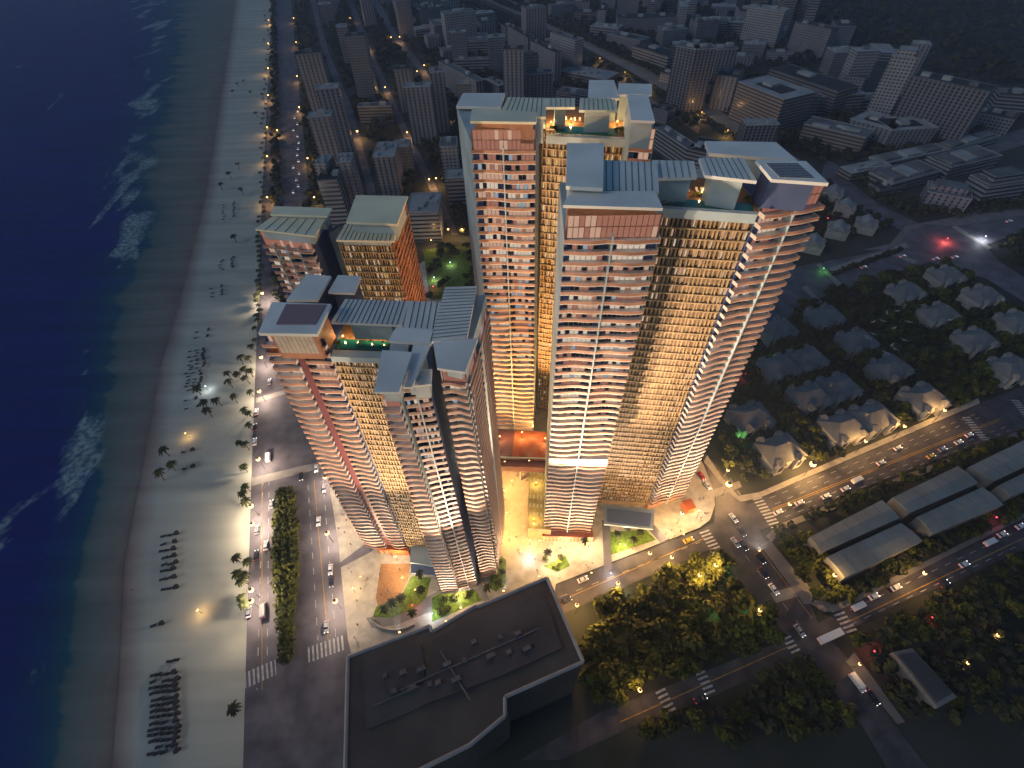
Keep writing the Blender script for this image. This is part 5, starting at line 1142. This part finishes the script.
for x, y, c, wh in [(257, 412.6, 'white', 'below the upper crossing band'), (255.5, 428, 'dark', 'between two white ones by the sand'), (255.5, 442.5, 'white', 'above the sand side junction lamp'), (301.6, 477, 'dark', 'entering the road right of the hedge'), (316.7, 469, 'white', 'beside the plaza corner lamp'), (324.6, 489, 'silver', 'right of the hedge top'), (272, 505, 'silver', 'touching the left of the hedge'), (319, 522, 'white', 'halfway along right of the hedge'), (258, 530.6, 'white', 'near the sand, level with the hedge middle'), (266.5, 546, 'white', 'left of the hedge middle'), (257, 556, 'dark', 'near the sand below the hedge middle'), (331, 570, 'white', 'hugging the plaza kerb'), (249.5, 612.7, 'white', 'below the palm lamps'), (327, 627, 'silver', 'above the striped crossing by the plaza'), (332, 582, 'dark', 'behind the white one at the plaza kerb'), (270, 382.6, 'silver', 'above the upper crossing band')]:
    car(x, y, 290, -100 if x < 290 else 1500, c, False, wh)
car(269, 458, 285, -100, 'white', True, 'in the open junction of the beach road'); car(264, 611, 285, -100, 'white', True, 'left of the lower hedge')
for k in range(14): car(295+rb.uniform(-3, 7), 112+k*6.2, 292, -400, 'white', False, 'in the queue on the far beach road')
for x, y, c, wh in [(897, 449, 'white', 'on the upper lanes of the avenue'), (880, 463.5, 'white', 'in mid avenue below the upper one'), (844.6, 489.5, 'white', 'just left of the avenue van'), (825, 497, 'white', 'third from the crossing on the avenue'), (798.7, 503.4, 'white', 'second from the crossing on the avenue'), (777.5, 513, 'white', 'nearest the zebra on the avenue'), (930, 457, 'yellow', 'on the lower lane of the avenue'), (941.4, 450, 'silver', 'right of the yellow one on the avenue'), (957.6, 443, 'white', 'near the avenue top'), (968, 435.7, 'white', 'topmost on the avenue'), (688, 540.8, 'yellow', 'on the avenue below the corner plaza'), (582.6, 580, 'white', 'at the avenue start by the flat hall'), (566, 601, 'dark', 'on the avenue beside the flat hall')]:
    car(x, y, x+100, y-43, c, False, wh)
car(856.6, 481, 956, 438, 'white', True, 'on the avenue')
for x, y, c, wh in [(733, 518.6, 'white', 'in the middle of the crossing'), (741, 532, 'dark', 'with red light leaving the crossing'), (735, 543, 'silver', 'stopped below the crossing'), (743, 546, 'dark', 'beside the silver one below the crossing'), (760, 559, 'dark', 'first down the cross street'), (762.6, 573.6, 'dark', 'second down the cross street'), (773, 589.5, 'white', 'above the pale band of the cross street'), (707, 486, 'white', 'turning behind the corner plaza'), (701, 476.5, 'red', 'at the top of the cross street'), (798.7, 631, 'silver', 'left in the lower crossing'), (872, 698, 'dark', 'low down the cross street')]:
    car(x, y, x+62, y+80, c, False, wh)
for x, y, c, wh in [(873, 597, 'white', 'by the lower road kerb'), (895, 588, 'white', 'second along the lower road'), (963, 565, 'white', 'past the middle of the lower road'), (1001, 535, 'white', 'ahead of the van on the lower road'), (1019, 527, 'white', 'at the picture edge on the lower road'), (943, 584, 'dark', 'on the near side of the lower road'), (700, 699, 'dark', 'by the left zebra of the lower road')]: car(x, y, x+100, y-45, c, False, wh)
car(989, 543, 1089, 498, 'white', True, 'on the right part of the lower road'); car(858, 607, 958, 562, 'white', True, 'by the zebra of the lower road')
car(856, 683, 918, 763, 'white', True, 'low on the cross street'); car(829.7, 637, 930, 592, 'white', False, 'crossing the lower junction', True)
for x, y, wh in [(863, 268, 'beside the planted median'), (902, 257, 'at the end of the planted median'), (935, 259.6, 'left of two under the wide junction'), (954, 258, 'right of two under the wide junction'), (1008, 222, 'at the right edge of the upper road')]: car(x, y, x+100, y-26, 'white', False, wh)
# ================================================================== BEACH FURNITURE
def lounger():
    t = thing('sun_lounger', 'x', 'lounger', 'dark sun loungers in rows on the sand'); m = MB(); m.box((0, 0, .38), (1.5, .8, .14)); m.build('seat', W['shelter'], t)
    m = MB(); m.face([(.7, -.4, .42), (.7, .4, .42), (1.45, .4, .85), (1.45, -.4, .85)]); m.face([(.7, .4, .32), (.7, -.4, .32), (1.45, -.4, .75), (1.45, .4, .75)]); m.build('backrest', W['shelter'], t)
    for a in (-.6, .6):
        for c in (-.32, .32): m = MB(); m.bar((a, c, 0), (a, c, .32), .05); m.build('leg', W['shelter'], t)
    return t
lg = lounger(); lg['label'] = 'first dark sun lounger of the big row group on the sand'; lf = [False]
def parasol():
    t = thing('beach_parasol', 'x', 'parasol', 'dark parasols beside the loungers'); m = MB(); m.bar((0, 0, 0), (0, 0, 2.5), .05, 0, 6); m.build('pole', W['steel'], t)
    m = MB()
    for k in range(8):
        a, c = 6.283*k/8, 6.283*(k+1)/8; m.face([(1.5*math.cos(a), 1.5*math.sin(a), 2.15), (1.5*math.cos(c), 1.5*math.sin(c), 2.15), (0, 0, 2.75)]); m.face([(0, 0, 2.68), (1.5*math.cos(c), 1.5*math.sin(c), 2.08), (1.5*math.cos(a), 1.5*math.sin(a), 2.08)])
    m.build('canopy', W['shelter'], t); return t
ps = parasol(); pf = [False]
def put(src, flag, px, py, rz, lab, s):
    x, y = P2(px, py)
    if not flag[0]: flag[0] = True; src.location = (x, y, .02); src.rotation_euler = (0, 0, rz); src['label'] = lab; src.scale = (s, s, s)
    else: copy_tree(src, (x, y, .02), rz, lab, s)
_rows = [(165, 177, 536, .5, 1), (163, 176, 544, 2, 1), (163, 175, 552, 2, 1), (167, 176, 559, 2, 1), (163, 175, 565.5, 2, 1), (161, 174, 572, 2, 1), (162, 174, 580, 2, 1), (163, 175, 590, 2, 1), (163, 176, 661, 2, 1), (154, 163, 626, 1, 1)]
def lrow(xa, xb, y, wh, n=3, s=1.9, sl=-2.0, per=1):
    xa += rb.uniform(-1.5, 1.5); xb += rb.uniform(-1.5, 1.5); y += rb.uniform(-.6, .6)
    for k in range(n):
        if rb.random() < .12 and n > 2: continue
        u = k/(n-1) if n > 1 else 0; put(lg, lf, xa+(xb-xa)*u, y+sl*u+rb.uniform(-.4, .4), R(12+rb.uniform(-12, 12)), 'dark lounger '+wh, s*.82)
    if per: put(ps, pf, xb+1.5, y+sl-.5, 0, 'dark parasol ending a row '+wh, s*.5)
for y in (537, 544.5, 552, 559, 565.5, 572, 580, 590): lrow(162.5+rb.uniform(-1, 1.5), 175+rb.uniform(-1, 1), y, 'in the middle beach group', 3)
for k in range(14): lrow(152+rb.uniform(-1, 1), 176+rb.uniform(-1, 1), 676+k*6.0, 'in the lowest beach group', 5, sl=-3)
lrow(168, 176, 662, 'of the pair above the lowest beach group', 2, per=0); lrow(152, 163, 627, 'on the empty sand above the lowest group', 2)
for k in range(8): lrow(190, 203, 352+k*2.6, 'in the upper beach group, top block', 3, 1.6)
for k in range(6): lrow(187, 200, 374+k*3.2, 'in the upper beach group, lower block', 3, 1.6)
for y in (333, 338.5, 401, 409.5): lrow(186 if y > 400 else 196, 197 if y > 400 else 207, y, 'of the short rows around the upper group', 2, 1.6)
for y in (459-6, 470): lrow(184, 192, y, 'right of the water side palms', 2)
for k in range(6): lrow(223, 233, 206+k*2.6, 'in the far beach group', 2, 1.7)
for k in range(5): lrow(221, 232, 260+k*2.6, 'in the second far beach group', 2, 1.7)
for k in range(3): lrow(212, 221, 289+k*4, 'in the short far beach group', 2, 1.6)
# ================================================================== PEOPLE
def person_mesh(pose, col):
    V = {'pelvis': (0, 0, .95), 'chest': (0, .02, 1.32), 'neck': (0, .02, 1.5), 'head': (0, .05, 1.62), 'top': (0, .04, 1.76)}
    s = .28 if pose == 'walk' else .06
    V.update({'hipL': (-.1, 0, .9), 'kneeL': (-.11, s*.6, .5), 'ankL': (-.11, s, .09), 'toeL': (-.12, s+.16, .04), 'hipR': (.1, 0, .9), 'kneeR': (.11, -s*.3, .5), 'ankR': (.11, -s, .09), 'toeR': (.12, -s+.16, .04),
              'shL': (-.18, .02, 1.43), 'elL': (-.25, -s*.5, 1.15), 'haL': (-.26, -s*.3+.1, .88), 'shR': (.18, .02, 1.43), 'elR': (.25, s*.5, 1.15), 'haR': (.26, s*.6+.1, .88)})
    rad = {'pelvis': .15, 'chest': .17, 'neck': .06, 'head': .1, 'top': .07, 'hip': .1, 'knee': .07, 'ank': .05, 'toe': .04, 'sh': .07, 'el': .05, 'ha': .04}
    E_ = [('pelvis', 'chest'), ('chest', 'neck'), ('neck', 'head'), ('head', 'top')]+[(a+s_, b_+s_) for s_ in 'LR' for a, b_ in (('hip', 'knee'), ('knee', 'ank'), ('ank', 'toe'), ('sh', 'el'), ('el', 'ha'))]+[('pelvis', 'hip'+s_) for s_ in 'LR']+[('chest', 'sh'+s_) for s_ in 'LR']
    K = list(V); me = bpy.data.meshes.new('person'); me.from_pydata([V[k] for k in K], [(K.index(a), K.index(b_)) for a, b_ in E_], [])
    o = bpy.data.objects.new('person', me); COL.objects.link(o); mo = o.modifiers.new('s', 'SKIN')
    for i, k in enumerate(K): r = rad[k.rstrip('LR') if k[-1] in 'LR' else k]; me.skin_vertices[0].data[i].radius = (r, r)
    me.skin_vertices[0].data[0].use_root = True
    dg = bpy.context.evaluated_depsgraph_get(); m2 = bpy.data.meshes.new_from_object(o.evaluated_get(dg)); bpy.data.objects.remove(o)
    m2.materials.clear(); m2.materials.append(col); m2.materials.append(W['skin']); m2.materials.append(W['bronze2'])
    for p in m2.polygons: z = p.center.z; p.material_index = 1 if z > 1.5 or (abs(p.center.x) > .2 and z < 1.1) else (2 if z < .95 else 0)
    m2.name = 'person'; return m2
cols = [('dark', W['shelter']), ('red', mat('cloth_red', (.35, .04, .04), .8, var=0)), ('blue', mat('cloth_blue', (.05, .08, .2), .8, var=0))]
PM = {(p, c): person_mesh(p, m_) for p in ('walk', 'stand') for c, m_ in cols}
PL = [('on the beach side plaza right of the hedge', [(343, 516), (347, 521), (339, 529), (350, 510), (345, 533), (351, 545), (343, 500)]), ('on the pale paving before the front left lobby', [(349, 569), (352, 573), (366, 581), (368, 579), (361, 589), (357, 601), (355, 638), (393, 556), (358, 625), (380, 575)]),
      ('on the orange timber terrace', [(382, 595), (388, 591), (400, 570)]), ('on the rounded corner plaza at the right tower', [(668, 539), (672, 540), (674, 537), (680, 532), (699, 500), (703, 499), (697, 517), (700, 519), (704, 514), (671, 531)]), ('on the strip between lawn and avenue', [(632, 549), (636, 547), (586, 566), (592, 564), (588, 568)]), ('on the yellow lit walkway between the towers', [(504, 523), (502, 544), (505, 500), (517, 477), (521, 479), (524, 474), (527, 481), (537, 571), (530, 545), (518, 551), (516, 538), (545, 541), (552, 545), (560, 549), (535, 560)]), ('walking alone on the sand', [(155, 412), (134, 488), (133, 590)])]
for wh, L in PL:
    for (x, y) in L:
        k = rb.choice(list(PM)); g = P2(x, y); z = .16 if 'sand' not in wh else 0
        ob('person', PM[k], None, label='%s figure, %s top, %s' % ('walking' if k[0] == 'walk' else 'standing', k[1], wh), cat='person', group='people '+wh, loc=(g[0], g[1], z), rz=rb.uniform(0, 6.28), sc_=1.35)
# ================================================================== BIRDS
bm_ = MB(); bm_.bar((-.9, 0, 0), (.6, 0, .05), .12, 0, 6, .2); bm_.bar((.6, 0, .05), (1.0, 0, .08), .13, 0, 6, .02)
for s_ in (-1, 1):
    A = [(-.25, s_*.1, .05), (.4, s_*.1, .05), (.45, s_*1.3, .55), (-.05, s_*1.2, .5)]; B_ = [(-.05, s_*1.2, .5), (.45, s_*1.3, .55), (-.1, s_*2.6, .25), (-.35, s_*2.3, .3)]
    for q in (A, B_):
        bm_.face(q, 0); bm_.face([(x, y, z-.05) for x, y, z in q[::-1]], 0)
bm_.face([(-.9, -.05, .02), (-.9, .05, .02), (-1.4, .3, .02), (-1.4, -.3, .02)])
BM_ = bm_.mesh('bird', [W['white']])
for x, y in [(887, 313), (897, 311), (894, 328), (909, 322), (883, 321), (892, 345), (904, 340), (886, 361-8), (895, 349), (873, 334), (873, 322), (950, 320), (1003, 300), (868, 338)]:
    p = P(x, y, 32); ob('bird', BM_, None, label='white gull with spread wings flying over the villa garden trees', cat='bird', group='white gulls over the villas', loc=p, rz=rb.uniform(0, 6.28), sc_=1.0)
# ================================================================== LIGHT
w = bpy.data.worlds.new('World'); sc.world = w; w.use_nodes = True; nt = w.node_tree
sky = nt.nodes.new('ShaderNodeTexSky'); sky.sky_type = 'NISHITA'; sky.sun_disc = False
sky.sun_elevation = R(9); sky.sun_rotation = R(-115); sky.ozone_density = 4
tm = nt.nodes.new('ShaderNodeVectorMath'); tm.operation = 'MULTIPLY'; tm.inputs[1].default_value = (.98, .99, .96); nt.links.new(sky.outputs[0], tm.inputs[0]); nt.links.new(tm.outputs[0], nt.nodes['Background'].inputs[0]); nt.nodes['Background'].inputs[1].default_value = .105
sl = bpy.data.lights.new('sun', 'SUN'); sl.energy = .42; sl.angle = R(15); sl.color = (1, .95, .88)
so = bpy.data.objects.new('sun', sl); COL.objects.link(so)
dv = Vector((.8, .35, -.6)); so.rotation_euler = dv.to_track_quat('-Z', 'Y').to_euler()
sc.view_settings.view_transform = 'Standard'; sc.view_settings.look = 'None'; sc.view_settings.exposure = 0; sc.view_settings.gamma = 1
cy = sc.cycles; cy.max_bounces = 4; cy.diffuse_bounces = 2; cy.glossy_bounces = 2; cy.transmission_bounces = 2; cy.caustics_reflective = False; cy.caustics_refractive = False
cy.sample_clamp_indirect = 3; cy.sample_clamp_direct = 20; cy.use_denoising = True; cy.use_adaptive_sampling = True; cy.adaptive_threshold = .02

hz = MB(); hz.box((1500, 4200, 132), (9600, 9400, 268)); hm = bpy.data.materials.new('haze'); hm.use_nodes = True; hn = hm.node_tree.nodes
hn.remove(hn['Principled BSDF']); pv = hn.new('ShaderNodeVolumePrincipled'); pv.inputs['Color'].default_value = (.55, .7, 1, 1); pv.inputs['Density'].default_value = .00012; pv.inputs['Anisotropy'].default_value = .2
hm.node_tree.links.new(pv.outputs[0], hn['Material Output'].inputs['Volume']); hz.build('haze', hm, None, kind='stuff')
cy.volume_bounces = 0; cy.volume_step_rate = 5; cy.volume_max_steps = 32
